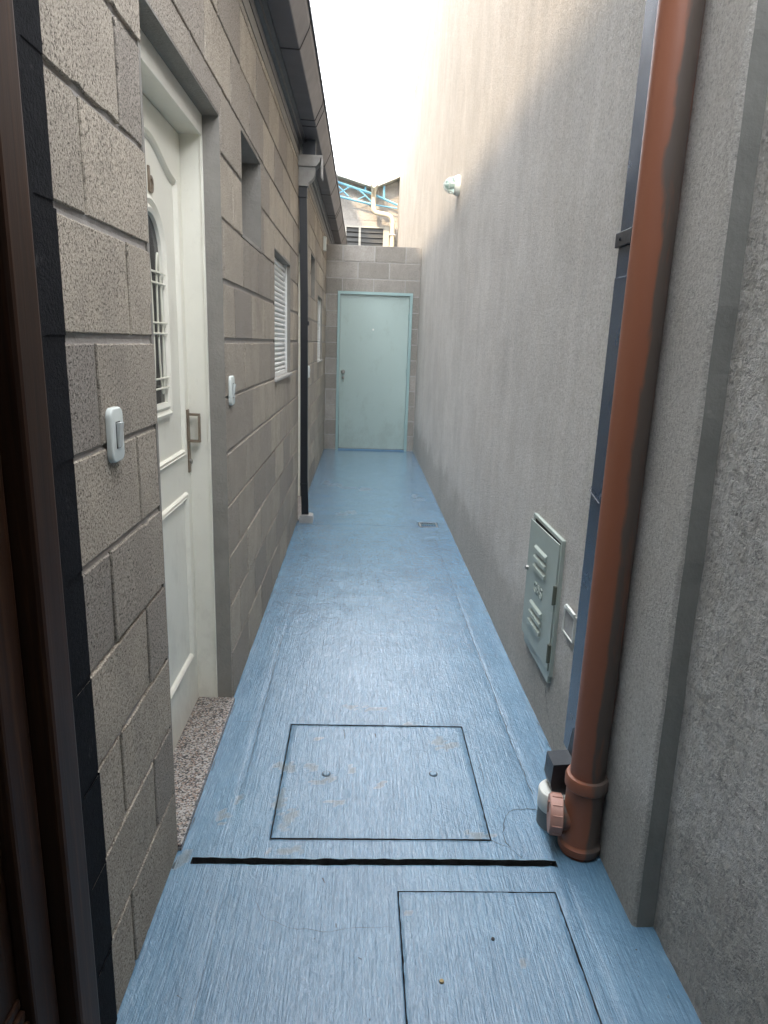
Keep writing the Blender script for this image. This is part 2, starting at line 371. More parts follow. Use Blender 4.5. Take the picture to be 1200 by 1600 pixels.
def subtract(rects, holes):
    out = rects
    for (a0, a1, b0, b1) in holes:
        nxt = []
        for (u0, u1, z0, z1) in out:
            if a1 <= u0 or a0 >= u1 or b1 <= z0 or b0 >= z1: nxt.append((u0, u1, z0, z1)); continue
            if u0 < a0: nxt.append((u0, a0, z0, z1))
            if u1 > a1: nxt.append((a1, u1, z0, z1))
            m0, m1 = max(u0, a0), min(u1, a1)
            if z0 < b0: nxt.append((m0, m1, z0, b0))
            if z1 > b1: nxt.append((m0, m1, b1, z1))
        out = nxt
    return out
def block_wall(mb, P, u0, u1, z0, z1, phases, holes, ch=.2, bw=.4, gap=.0075, depth=.018, jit=.0012, rg=(0, 1), row0=0., near=-9, wide=None, strips=None):
    """P(u, n, z) -> xyz, n = distance out of the wall face. Real blocks with recessed joints; chipped outlines for u < near."""
    k = int(math.floor((z0-row0)/ch)); gb = gap/2
    while row0+k*ch < z1-1e-6:
        b0, b1 = row0+k*ch, row0+(k+1)*ch; ph = phases[k % 2]
        i = math.floor((u0-ph)/bw)-1
        gt = (wide or {}).get(k+1, random.uniform(.55, 1.25)*gap)/2
        if strips is not None: strips.append((b1-gt-.004, b1+gt+.004))
        while ph+i*bw < u1:
            a0, a1 = ph+i*bw, ph+(i+1)*bw; i += 1
            rn = random.uniform(*rg); dn = random.uniform(-jit, jit); tw = random.uniform(-jit, jit); tz = random.uniform(-jit, jit)
            ja, jb = random.uniform(-.002, .002), random.uniform(-.002, .002)
            g = gap/2*random.uniform(.95, 1.6)
            c = (max(a0+g+ja, u0), min(a1-g+jb, u1), max(b0+gb, z0), min(b1-gt, z1))
            if c[1]-c[0] < .012 or c[3]-c[2] < .012: continue
            for (c0, c1, d0, d1) in subtract([c], holes):
                if c1-c0 < .008 or d1-d0 < .008: continue
                def n_at(u, z): return dn+tw*((u-c0)/(c1-c0)-.5)*2+tz*((z-d0)/(d1-d0)-.5)*2
                nu = max(1, int((c1-c0)/.009)) if c0 < near else 1; nz = max(1, int((d1-d0)/.009)) if c0 < near else 1
                q = [(c0+(c1-c0)*j/nu, d0, 0, -1) for j in range(nu)]+[(c1, d0+(d1-d0)*j/nz, 1, 0) for j in range(nz)]+[(c1-(c1-c0)*j/nu, d1, 0, 1) for j in range(nu)]+[(c0, d1-(d1-d0)*j/nz, -1, 0) for j in range(nz)]
                Q, Q2 = [], []
                cu, cz = (c0+c1)/2, (d0+d1)/2
                for (u, z, du, dz) in q:
                    if nu > 1:
                        w_ = abs(noise.noise(Vector((u*70, z*70, 3))))*.0022+max(0, noise.noise(Vector((u*24, z*24, 8)))-.28)*.016
                        u -= (1 if u > cu else -1)*w_*(1 if du else .3); z -= (1 if z > cz else -1)*w_*(1 if dz else .3)
                    e = .0024
                    Q.append((u, z)); Q2.append((u-(e if u > cu else -e), z-(e if z > cz else -e)))
                n_ = len(Q); e = .0026
                vs = [P(u, n_at(u, z), z) for u, z in Q2]+[P(u, n_at(u, z)-e, z) for u, z in Q]+[P(u, -depth, z) for u, z in Q]
                fs = [tuple(range(n_))]+[(n_+j, n_+(j+1) % n_, (j+1) % n_, j) for j in range(n_)]+[(2*n_+j, 2*n_+(j+1) % n_, n_+(j+1) % n_, n_+j) for j in range(n_)]
                mb.raw(vs, fs, rn)
        k += 1; gb = gt
def mortar_plane(mb, P, u0, u1, z0, z1, holes, n=-.0065, th=.10):
    for (c0, c1, d0, d1) in subtract([(u0, u1, z0, z1)], holes):
        q = [(c0, d0), (c1, d0), (c1, d1), (c0, d1)]
        vs = [P(u, n, z) for u, z in q]+[P(u, n-th, z) for u, z in q]
        mb.raw(vs, [(0, 1, 2, 3), (7, 6, 5, 4)]+[(j, 4+j, 4+(j+1) % 4, (j+1) % 4) for j in range(4)])

# ------------------------------------------------------------------ ground and painted path
g = MB(); g.box(-60, 60, -40, 120, -.50, -.12)
tag(g.build('ground', 'concrete'), kind='structure')

GAP0, GAP1 = 1.588, 1.611
C1 = (.254, .897, 1.693, 2.293)            # cover just past the gap
C2 = (.617, 1.035, .80, 1.493)             # nearer cover
DR = (.978, 1.125, 5.19, 5.33)             # floor drain
def build_floor():
    xs = set(np.round(np.arange(-.02, W+.065, .0105), 4)); ys = set(np.round(np.concatenate([np.arange(-1.6, .7, .08), np.arange(.7, 3.2, .0105), np.arange(3.2, 9.4, .022)]), 4))
    for r_ in (C1, C2, DR):
        e = .0035
        xs |= {round(r_[0]-e, 4), round(r_[1]+e, 4)}; ys |= {round(r_[2]-(.008 if r_ is C1 else e), 4), round(r_[3]+e, 4)}
    xs |= {.046, 1.070}; ys |= {GAP0, GAP1}
    xs = np.array(sorted(xs)); ys = np.array(sorted(ys)); nx, ny = len(xs), len(ys)
    X, Y = np.meshgrid(xs, ys)
    patches = [(.146, 6.86, .05, .10), (.25, 6.72, .09, .07), (.40, 6.60, .12, .035), (.56, 6.56, .06, .08), (.351, 5.55, .06, .05), (.42, 5.62, .05, .06), (1.02, 6.32, .05, .07), (1.06, 6.17, .05, .05),
               (.256, 2.03, .035, .04), (.262, 1.86, .022, .06), (.292, 1.775, .035, .05), (.80, 2.19, .035, .035), (.84, 2.17, .04, .03), (.376, 2.03, .03, .02), (.49, 2.0, .02, .03), (.58, 1.93, .018, .02), (.40, 1.95, .03, .02), (.47, 2.05, .012, .03),
               (.36, 2.20, .02, .015), (.42, 1.84, .03, .012), (.86, 1.71, .05, .015), (.30, 1.64, .05, .012), (.47, 2.43, .06, .02), (.57, 2.41, .04, .012), (.10, 1.78, .02, .03), (.70, 2.30, .03, .02), (1.03, 1.60, .04, .012), (.02, 1.60, .03, .03),
               (.13, 1.86, .015, .03), (1.00, 5.35, .03, .02), (.60, 2.42, .05, .012)]
    wear = np.zeros_like(X); sm = np.zeros_like(X); Z = np.zeros_like(X)
    for j in range(ny):
        for i in range(nx):
            x, y = X[j, i], Y[j, i]
            n = noise.noise(Vector((x*34, y*34*(1 if y < 4 else .5), 1.3)))+.7*noise.noise(Vector((x*75, y*75, 4.3)))
            w_ = 0
            for (px, py, rx, ry) in patches:
                if abs(x-px) < rx*2.2 and abs(y-py) < ry*2.2:
                    d = math.hypot((x-px)/rx, (y-py)/ry)
                    w_ = max(w_, 1-d+n*.9)
            wear[j, i] = min(1, max(0, (w_-.2)*11)) * .6
            edge = min(x-.0, W-x)
            t = min(1, max(0, (.115+.05*noise.noise(Vector((y*3, x*3, 0)))-edge)/.05))
            far = min(1, max(0, (y-4.6)/.8))
            sm[j, i] = max(t*.45, far*.7)
            Z[j, i] = .0035*noise.noise(Vector((x*2.2, y*1.1, 0)))+.0012*noise.noise(Vector((x*9, y*7, 3)))-.0012*wear[j, i]
            # shallow screed lines
            for gx, (ya, yb) in ((1.070+.006*math.sin(y*1.3), (.6, 5.0)), (.135+.01*math.sin(y*2), (1.7, 5.0)), (.16, (.5, 1.55))):
                if ya < y < yb: Z[j, i] -= .0016*math.exp(-((x-gx)/.007)**2)
            if edge < .03: Z[j, i] += .0012*(1-edge/.03)*(1+noise.noise(Vector((y*14, x*5, 7))))
    # wobbling lips of the expansion gap
    for j in range(ny):
        for i in range(nx):
            if abs(Y[j, i]-GAP0) < 1e-5: Y[j, i] += .004*noise.noise(Vector((X[j, i]*25, 3, 0)))
            elif abs(Y[j, i]-GAP1) < 1e-5: Y[j, i] += .004*noise.noise(Vector((X[j, i]*25, 9, 0)))
    mb_v = np.stack([X, Y, Z], -1).reshape(-1, 3)
    faces = []; hole = np.zeros((ny-1, nx-1), bool)
    for j in range(ny-1):
        yc = (ys[j]+ys[j+1])/2
        for i in range(nx-1):
            xc = (xs[i]+xs[i+1])/2; h = False
            if GAP0 < yc < GAP1 and .046 < xc < 1.070: h = True
            for r_ in (C1, C2, DR):
                e = .0035; e0 = .008 if r_ is C1 else e
                if r_[0]-e < xc < r_[1]+e and r_[2]-e0 < yc < r_[3]+e: h = True
            hole[j, i] = h
            if not h: a = j*nx+i; faces.append((a, a+1, a+nx+1, a+nx))
    verts = [tuple(v) for v in mb_v]; nb = len(verts)
    low = {}
    def lo(a):
        if a not in low: low[a] = len(verts); x, y, z = verts[a]; verts.append((x, y, -.07))
        return low[a]
    skirt = []
    for j in range(ny-1):
        for i in range(nx-1):
            if not hole[j, i]: continue
            a = j*nx+i
            for (di, dj, p, q) in ((0, -1, a, a+1), (0, 1, a+nx+1, a+nx), (-1, 0, a+nx, a), (1, 0, a+1, a+nx+1)):
                jj, ii = j+dj, i+di
                if 0 <= jj < ny-1 and 0 <= ii < nx-1 and not hole[jj, ii]: skirt.append((p, q, lo(q), lo(p)))
    me = bpy.data.meshes.new('path'); me.from_pydata(verts, [], faces+skirt)
    me.materials.append(mt['floor']); me.materials.append(mt['gap'])
    me.polygons.foreach_set('material_index', [0]*len(faces)+[1]*len(skirt))
    me.polygons.foreach_set('use_smooth', [True]*len(faces)+[False]*len(skirt))
    ext = len(verts)-nb
    for nm, arr in (('wear', wear), ('smooth', sm)):
        a = me.attributes.new(nm, 'FLOAT', 'POINT'); a.data.foreach_set('value', np.concatenate([arr.reshape(-1), np.zeros(ext)]).astype(np.float32))
    me.update(); o = bpy.data.objects.new('path', me); col.objects.link(o); tag(o, kind='structure')
    return o
path = build_floor()
b_ = MB(); b_.box(-.3, W+.4, -1.7, 16, -.119, -.068)
sub = b_.build('sub_base', 'gap'); tag(sub, kind='structure')

def ribbon(mb, pts, w, z=.0022, jit=.006, n=10):
    P = []
    for k in range(len(pts)-1):
        a, b2 = Vector(pts[k]), Vector(pts[k+1]); L = max(2, int((b2-a).length/.02))
        for i in range(L): P.append(a.lerp(b2, i/L))
    P.append(Vector(pts[-1]))
    out = []
    for i, p in enumerate(P):
        t = (P[min(i+1, len(P)-1)]-P[max(i-1, 0)]).normalized(); nrm = Vector((-t.y, t.x))
        j = noise.noise(Vector((p.x*31, p.y*31, w*900)))*jit; ww = w*(.35+abs(noise.noise(Vector((p.x*50, p.y*50, 2))))*1.6)
        q = p+nrm*j; out.append((q+nrm*ww/2, q-nrm*ww/2))
    def zz(q): return .0035*noise.noise(Vector((q.x*2.2, q.y*1.1, 0)))+.0012*noise.noise(Vector((q.x*9, q.y*7, 3)))+.0006
    vs = []
    for a, b2 in out: vs += [(a.x, a.y, zz(a)), (b2.x, b2.y, zz(b2))]
    mb.raw(vs, [(2*i, 2*i+1, 2*i+3, 2*i+2) for i in range(len(out)-1)])
cr = MB()
ribbon(cr, [(.897, 1.69), (.944, 1.66), (.975, 1.62)], .0022)
ribbon(cr, [(.955, 1.66), (.945, 1.72), (.962, 1.80), (1.0, 1.825), (1.06, 1.828), (1.10, 1.82)], .003, jit=.012)
ribbon(cr, [(.24, 1.46), (.28, 1.40), (.36, 1.375), (.44, 1.37), (.50, 1.385), (.60, 1.38)], .0014, jit=.01)
ribbon(cr, [(.90, 2.26), (.93, 2.1), (.925, 1.95), (.95, 1.83)], .0014, jit=.014)
ribbon(cr, [(1.075, 1.9), (1.068, 2.2), (1.072, 2.6), (1.066, 3.2), (1.068, 4.0), (1.06, 4.8)], .003, jit=.005)
ribbon(cr, [(.135, 2.0), (.13, 2.6), (.128, 3.1)], .0022, jit=.004)
ribbon(cr, [(.165, .9), (.158, 1.2), (.16, 1.52)], .002, jit=.004)
ribbon(cr, [(.02, 5.17), (.40, 5.22), (.75, 5.20), (.97, 5.19)], .006, jit=.012)
ribbon(cr, [(1.13, 5.19), (1.205, 5.16)], .006, jit=.01)
ribbon(cr, [(.05, 2.31), (.24, 2.32), (.5, 2.325), (.9, 2.31)], .0012, jit=.008)
ribbon(cr, [(.45, 2.27), (.456, 2.20)], .003, jit=.001); ribbon(cr, [(.565, 2.27), (.57, 2.21)], .003, jit=.001)
ribbon(cr, [(W-.0035, 1.9), (W-.004, 3), (W-.004, 5), (W-.004, 9.05)], .0075, jit=.003)  # wall-foot line: grime with contact shade painted in
ribbon(cr, [(.004, 1.1), (.004, 1.62)], .006, jit=.002); ribbon(cr, [(.004, 2.48), (.004, 5.2)], .0065, jit=.003); ribbon(cr, [(.004, 5.35), (.005, 9.05)], .007, jit=.003)  # grime and painted contact shade along the block wall foot
ribbon(cr, [(.014, 1.66), (.014, 2.46)], .004, jit=.002)  # same painted line along the threshold
for k in range(70):
    x, y = random.uniform(.05, 1.15), random.uniform(.95, 3.6)
    a = random.uniform(0, 6.28); L = random.uniform(.004, .02)
    if GAP0-.03 < y < GAP1+.03 or C1[0]-.02 < x < C1[1]+.02 and C1[2]-.02 < y < C1[3]+.02 or C2[0]-.02 < x < C2[1]+.02 and y < C2[3]+.02: continue
    ribbon(cr, [(x, y), (x+L*math.cos(a), y+L*math.sin(a))], random.uniform(.0015, .004), jit=.004)
for k in range(150):
    left = random.random() < .45; y = random.uniform(1.15, 8.8); d = abs(random.gauss(0, .018))+.004
    if left and 1.6 < y < 2.5: continue
    x = d if left else W-d; a = random.uniform(0, 6.28); L = random.uniform(.002, .008)
    ribbon(cr, [(x, y), (x+L*math.cos(a), y+L*math.sin(a))], random.uniform(.0015, .004), jit=.003)
cro = cr.build('crack_dark_line', 'crack_dark_line', path, fix=False)

def cover(name, r_, label, bolts, extra):
    x0, x1, y0, y1 = r_; e = empty(name, ((x0+x1)/2, (y0+y1)/2, 0), label, 'floor cover', 'painted access covers in the path')
    # gently uneven plate with a rounded rim
    m = MB(); nx, ny = 60, 60; vs = []; fs = []
    for j in range(ny+1):
        for i in range(nx+1):
            x = x0+(x1-x0)*i/nx; y = y0+(y1-y0)*j/ny; ed = min(i, nx-i, j, ny-j)
            z = .0012*noise.noise(Vector((x*7, y*7, 5)))+(.0018 if ed > 0 else -.0010)
            if ed == 0:
                k = .0022*noise.noise(Vector((x*40, y*40, 1))); x += k; y += k*.7
            vs.append((x, y, z))
    for j in range(ny):
        for i in range(nx): a = j*(nx+1)+i; fs.append((a, a+1, a+nx+2, a+nx+1))
    m.raw(vs, fs)
    rim = [i for i in range(nx+1)]+[(j+1)*(nx+1)-1 for j in range(1, ny+1)]+[ny*(nx+1)+i for i in range(nx-1, -1, -1)]+[j*(nx+1) for j in range(ny-1, 0, -1)]
    n = len(rim); lowv = [(m.v[i][0], m.v[i][1], -.05) for i in rim]; b0 = len(m.v); m.v += lowv
    for k in range(n):
        m.f.append((rim[(k+1) % n], rim[k], b0+k, b0+(k+1) % n)); m.r.append(.5); m.mi.append(1)
    pl = m.build('plate', ['floor', 'gap'], e, smooth=True, fix=False)
    for nm in ('wear', 'smooth'):
        a = pl.data.attributes.new(nm, 'FLOAT', 'POINT')
        if nm == 'wear':
            vals = []
            for v in pl.data.vertices:
                x, y = v.co.x, v.co.y; nn = noise.noise(Vector((x*34, y*34, 1.3)))+.7*noise.noise(Vector((x*75, y*75, 4.3))); w_ = 0
                for (px, py, rx, ry) in extra: w_ = max(w_, 1-math.hypot((x-px)/rx, (y-py)/ry)+nn*.9)
                vals.append(min(1, max(0, (w_-.2)*11))*.6)
            a.data.foreach_set('value', vals)
    for (bx, by, br, mat) in bolts:
        q = MB(); q.lathe((bx, by, -.002), (0, 0, 1), [(0, br), (.0062, br), (.0078, br*.85), (.0080, br*.3), (.0080, .0001)], 20); q.build('bolt', mat, e, smooth=True)
        if br > .01: q = MB(); q.lathe((bx, by, -.001), (0, 0, 1), [(0, br+.0028), (.0040, br+.0028), (.0041, br*.9)], 24); q.build('bolt_seat', 'crack_dark_line', e, smooth=True)
    return e
cover('inspection_cover', C1, 'large square painted cover with two bolts and chipped rim, beyond the dark floor gap',
      [(.399, 1.993, .012, 'floor'), (.760, 1.999, .012, 'floor')],
      [(.262, 2.03, .03, .035), (.262, 1.86, .018, .06), (.292, 1.775, .03, .04), (.80, 2.19, .03, .03), (.84, 2.17, .035, .025), (.80, 2.15, .02, .02), (.35, 2.03, .025, .015), (.49, 2.0, .012, .02), (.38, 1.95, .03, .012), (.41, 1.97, .02, .02), (.36, 2.20, .015, .012), (.43, 1.85, .03, .012), (.58, 1.93, .018, .02), (.86, 1.71, .04, .015), (.48, 2.02, .01, .03)])
cover('inspection_cover', C2, 'nearer painted cover with a brass screw, in front of the dark floor gap',
      [(.701, 1.231, .0055, 'brass'), (.84, 1.344, .0045, 'gap')], [(.64, 1.42, .012, .01), (.90, 1.28, .008, .01)])

# floor drain
e = empty('floor_drain', (1.05, 5.26, 0), 'small square slotted drain grate set in the floor beside the rendered wall', 'drain')
m = MB()
x0, x1, y0, y1 = DR
m.box(x0, x1, y0, y0+.012, -.02, .002); m.box(x0, x1, y1-.012, y1, -.02, .002); m.box(x0, x0+.012, y0+.012, y1-.012, -.02, .002); m.box(x1-.012, x1, y0+.012, y1-.012, -.02, .002)
m.build('frame', 'steel', e)
m = MB(); m.box(x0+.012, x1-.012, (y0+y1)/2-.010, (y0+y1)/2+.010, -.012, .001)
for k in range(7):
    xx = x0+.016+k*.0185; m.box(xx, xx+.0055, y0+.012, (y0+y1)/2-.010, -.012, .001); m.box(xx+.004, xx+.0095, (y0+y1)/2+.010, y1-.012, -.012, .001)
m.build('grate', 'floor', e)
m = MB(); m.box(x0, x1, y0, y1, -.06, -.045); m.build('sump', 'gap', e)

# ------------------------------------------------------------------ left house of bare blocks
HY1 = 12.7
house = empty('block_house', (0, 0, 0), 'single storey house of bare concrete blocks with dark box gutter along its eave', 'house')
units = [0., 3.64]
holes = []
for u in units:
    holes += [(1.635+u, 2.458+u, 0, 2.11), (2.865+u, 3.385+u, 1.81, 2.185), (3.865+u, 4.70+u, 1.192, 1.885)]
holes.append((10.2, 11.0, 0, 2.11))
PL = lambda u, n, z: (n, u, z)
strips = []
wm = MB(); block_wall(wm, PL, 1.068, HY1, 0, 2.70, (1.28, 1.48), holes, gap=.008, near=5.2, wide={7: .017, 8: .016, 6: .010, 5: .012, 4: .0085, 9: .009}, strips=strips)
wall = wm.build('wall', 'block', house, fix=False)
m = MB(); mortar_plane(m, PL, 1.068, HY1, -.05, 2.72, holes, n=-.0155); m.build('mortar', 'joint_dark', wall, fix=False)
m = MB()      # bed joints, struck back from the face in a shallow wavy profile
for (za, zb) in strips:
    for (c0, c1, d0, d1) in subtract([(1.068, HY1, za, zb)], holes):
        if d1-d0 < .004: continue
        n_ = max(2, int((c1-c0)/.02)) if c0 < 6 else 2; vs = []
        for i in range(n_+1):
            u = c0+(c1-c0)*i/n_; w_ = .0012*noise.noise(Vector((u*30, d0*9, 1)))
            vs += [PL(u, -.0046+w_, d0), PL(u, -.0072+w_*2, (d0+d1)/2), PL(u, -.0046+w_, d1)]
        m.raw(vs, [f for i in range(n_) for f in ((3*i, 3*i+3, 3*i+4, 3*i+1), (3*i+1, 3*i+4, 3*i+5, 3*i+2))])
m.build('bed_joint', 'mortar', wall, fix=False)
m = MB()
for k in range(14):      # coat of paint lapping raggedly over the block faces and their joints
    e0 = 1.147+random.uniform(-.005, .005)
    for (za, zb, xx) in ((.2*k+.005, .2*k+.195, .0028), (.2*k-.0065, .2*k+.0065, .0014)):
        n_ = 12 if zb-za > .02 else 2; L = []
        for i in range(n_+1):
            z = za+(zb-za)*i/n_; L.append((e0+.0025*noise.noise(Vector((z*60, 1, 0))), z))
        vs = [(xx, 1.066, z) for _, z in L]+[(xx, y, z) for y, z in L]+[(xx-.004, y, z) for y, z in L]; q = n_+1
        m.raw(vs, [(i, q+i, q+i+1, i+1) for i in range(n_)]+[(q+i, 2*q+i, 2*q+i+1, q+i+1) for i in range(n_)])
m.build('painted_strip', 'black_paint', wall)['label'] = 'black painted edge of the block wall'
# plaster daub under the gutter
m = MB(); m.box(-.004, .0035, 1.2, HY1, 2.635, 2.72); m.build('plaster_band', 'reveal', wall)

def reveal(y0, y1, z0, z1, depth, parent, floor=True):
    m = MB(); t = .012
    e = .003
    for (ya, yb, za, zb) in ((y1-e, y1+t, z0, z1+t), (y0-t, y0+e, z0, z1+t), (y0+e, y1-e, z1-e, z1+t)): m.box(-depth, -.0012, ya, yb, za, zb)
    if floor: m.box(-depth, .0015, y0+e, y1-e, z0-t, z0+e)
    # rough plaster nibs at the arris
    return m.build('reveal', 'reveal', parent)

def front_door(u, hidden):
    y0, y1 = 1.635+u, 2.458+u; X = -.13
    d = MB(); d.box(X-.035, X, y0+.012, y1-.008, .022, 2.046, bev=.002)
    door = d.build('door', 'white_door', house)
    door['label'] = 'white panelled front door with an arched window' if not hidden else 'white front door mostly hidden behind the downpipe'
    # frame: jambs and head, proud of the leaf
    f = MB()
    f.box(X-.04, -.062, y1-.008, y1+.0, .022, 2.11); f.box(X-.04, -.062, y0, y0+.012, .022, 2.11); f.box(X-.04, -.062, y0+.012, y1-.008, 2.050, 2.11)
    f.box(-.064, -.056, y1-.014, y1, .022, 2.11, bev=.002); f.box(-.064, -.056, y0, y0+.018, .022, 2.11, bev=.002); f.box(-.064, -.056, y0+.018, y1-.014, 2.044, 2.11, bev=.002)
    f.build('door_frame', 'white_frame', door)
    reveal(y0, y1, 0, 2.11, .17, door, False)
    t = MB(); t.box(-.17, .010, y0+.002, y1-.002, -.02, .021, bev=.002); t.build('threshold', 'granite', door)
    cy = (y0+y1)/2+.02; hw = .288
    def mould(path, w=.024, h=.011, closed=False):
        m = MB(); n = len(path); pts = [Vector(p) for p in path]; rows = []
        for i, p in enumerate(pts):
            if closed: a, b2 = pts[i-1], pts[(i+1) % n]
            else: a, b2 = pts[max(i-1, 0)], pts[min(i+1, n-1)]
            t1 = (p-a).normalized() if (p-a).length > 1e-9 else (b2-p).normalized()
            t2 = (b2-p).normalized() if (b2-p).length > 1e-9 else t1
            tt = (t1+t2).normalized(); nn = Vector((-tt.y, tt.x)); k = 1/max(.5, nn.dot(Vector((-t1.y, t1.x))))
            rows.append([(X+hh, p.x+nn.x*k*o, p.y+nn.y*k*o) for o, hh in ((-w/2, .0), (-w/2+.003, h*.7), (-w*.22, h), (0, h*.45), (w*.22, h), (w/2-.003, h*.7), (w/2, 0.))])
        vs = [v for r_ in rows for v in r_]; K = 7; fs = []
        for i in range(n if closed else n-1):
            j = (i+1) % n
            for k in range(K-1): fs.append((i*K+k, i*K+k+1, j*K+k+1, j*K+k))
        m.raw(vs, fs); return m
    # arched upper panel, ogee head
    top = []
    for i in range(41):
        s = -1+2*i/40; z = 1.883+.068*(.5+.5*math.cos(math.pi*s))*1.0 + .0*s
        top.append((cy+hw*s, z))
    pth = [(cy-hw, 1.018)]+top+[(cy+hw, 1.018)]
    mould(pth, closed=True).build('upper_panel', 'white_door', door, smooth=True)
    mould([(cy-hw, .25), (cy-hw, .862), (cy+hw, .862), (cy+hw, .25)], closed=True).build('lower_panel', 'white_door', door, smooth=True)
    # arched window
    r_ = .125; zc = 1.635; zb = 1.185; cyw = cy-.015
    arc = [(cyw-r_*math.cos(math.pi*i/24), zc+r_*1.05*math.sin(math.pi*i/24)) for i in range(25)]
    ring = mould([(cyw-r_, zb)]+arc+[(cyw+r_, zb)], w=.05, h=.016, closed=True).build('window_ring', 'white_door', door, smooth=True)
    rg = r_-.022
    pts = [(cyw-rg, zb+.02)]+[(cyw-rg*math.cos(math.pi*i/24), zc+rg*1.05*math.sin(math.pi*i/24)) for i in range(25)]+[(cyw+rg, zb+.02)]
    m = MB(); m.prism(pts, X-.002, X+.0018, 'yz'); m.build('pane', 'glass_dark', door)
    m = MB()
    for zz_ in (1.586, 1.556, 1.445, 1.415, 1.285, 1.256): m.tube([(X+.017, cyw-rg, zz_), (X+.017, cyw+rg, zz_)], .0032, 8)
    for s in (-1, 1):
        ov = [(X+.014, cyw+s*.045+.022*math.cos(a), 1.44+.20*math.sin(a)) for a in [2*math.pi*i/40 for i in range(41)]]
        m.tube(ov, .003, 8)
    m.build('grille', 'grille', door, smooth=True)
    # number
    if not hidden:
        text_mesh('house_number', 'b', .098, .0022, 'bronze', door, Matrix(((0, 0, 1, X+.003), (1, 0, 0, cy+.036), (0, 1, 0, 1.832), (0, 0, 0, 1))))
    # handle plate and square pull
    m = MB(); yy = y1-.034
    m.box(X, X+.006, yy-.013, yy+.013, .935, 1.160, bev=.002)
    m.build('handle_plate', 'bronze', door)
    m = MB()
    m.box(X+.005, X+.046, yy-.007, yy+.007, 1.138, 1.147, bev=.002); m.box(X+.005, X+.046, yy-.007, yy+.007, 1.044, 1.053, bev=.002); m.box(X+.038, X+.046, yy-.007, yy+.007, 1.053, 1.138, bev=.002)
    m.build('handle', 'bronze', door)
    m = MB(); m.lathe((X+.006, yy, .975), (1, 0, 0), [(0, .009), (.006, .009), (.007, .006), (.007, .0005)], 16); m.build('lock', 'steel', door, smooth=True)
    return door
front_door(0, False); front_door(units[1], True); front_door(10.2-1.635, True)

for u in units:
    # small high window
    y0, y1, z0, z1 = 2.865+u, 3.385+u, 1.81, 2.185
    w = MB(); X = -.135; t = .028
    w.box(X, X+.03, y0, y0+t, z0, z1); w.box(X, X+.03, y1-t, y1, z0, z1); w.box(X, X+.03, y0+t, y1-t, z0, z0+t); w.box(X, X+.03, y0+t, y1-t, z1-t, z1); w.box(X+.003, X+.026, (y0+y1)/2-.014, (y0+y1)/2+.014, z0+t, z1-t)
    wo = w.build('window', 'alu', house)
    wo['label'] = 'small high window deep in the wall'
    p = MB(); p.box(X+.008, X+.012, y0+t, (y0+y1)/2-.014, z0+t, z1-t); p.box(X+.008, X+.012, (y0+y1)/2+.014, y1-t, z0+t, z1-t); p.build('pane', 'glass_dark', wo)
    reveal(y0, y1, z0, z1, .15, wo)
    # roller shutter window
    y0, y1, z0, z1 = 3.865+u, 4.70+u, 1.192, 1.885
    s = MB(); n = 23; ph = (z1-z0-.02)/n
    prof = [(-.050, z0)]
    for k in range(n):
        zz_ = z0+k*ph
        for a in range(7):
            s_ = a/6; prof.append((-.040+.009*math.sin(math.pi*s_)**.8 if 0 < a < 6 else -.046, zz_+ph*(.04+.92*s_)))
    prof.append((-.050, z1)); s.prism(prof, y0+.018, y1-.018, 'xz')
    sh = s.build('roller_shutter', 'shutter', house)
    sh['label'] = 'closed white roller shutter'
    f = MB(); f.box(-.075, -.022, y0, y0+.018, z0, z1, bev=.002); f.box(-.075, -.022, y1-.018, y1, z0, z1, bev=.002); f.box(-.055, -.028, y0+.018, y1-.018, z0, z0+.028, bev=.003)
    f.build('guide_rail', 'shutter', sh)
    reveal(y0, y1, z0, z1, .12, sh)
    q = MB(); q.box(-.02, .012, y0-.02, y1+.02, z0-.012, z0+.004, bev=.003); q.build('sill', 'mortar_pale', sh)

# box gutter, soffit and roof
m = MB(); gy0, gy1 = .3, HY1
prof = [(.018, 2.785), (.018, 2.778), (.140, 2.774), (.145, 2.777), (.190, 2.868), (.196, 2.905), (.186, 2.905), (.018, 2.905)]
m.prism(prof, gy0, gy1, 'xz'); gut = m.build('gutter', 'gutter', house)
for yy in (2.55, 3.72, 4.80, 4.93, 5.95, 7.05, 8.15, 8.30, 9.2, 10.3, 11.4):
    m = MB(); m.prism([(.016, 2.7755), (.1405, 2.7715), (.1470, 2.775), (.1925, 2.867), (.1985, 2.905), (.192, 2.905), (.143, 2.80), (.135, 2.78), (.016, 2.782)], yy, yy+.011, 'xz'); m.build('seam', 'seam', gut)
m = MB(); m.prism([(-.01, 2.695), (.007, 2.695), (.014, 2.712), (.012, 2.730), (.030, 2.738), (.034, 2.752), (.050, 2.760), (.052, 2.782), (-.01, 2.782)], gy0, gy1, 'xz'); m.build('eave_moulding', 'gutter_dark', house)
m = MB(); m.box(.192, .204, gy0, gy1, 2.900, 2.925); m.build('gutter_lip', 'gutter_dark', gut)
m = MB(); m.prism([(.185, 2.925), (.185, 2.945), (-2.5, 3.60), (-2.5, 3.57)], -14, gy1, 'xz'); m.build('roof', 'roof_mat', house)
m = MB(); m.box(-6, -2.5, -14, 28, -.1, 9.3); m.build('sun_blocker', 'blocker_dark', house)  # added unseen block: casts the shade edge and hides sky from the right wall
m = MB(); m.box(-2.5, -.105, HY1-.1, HY1, -.1, 2.90); m.build('gable_wall', 'stucco_far', house)

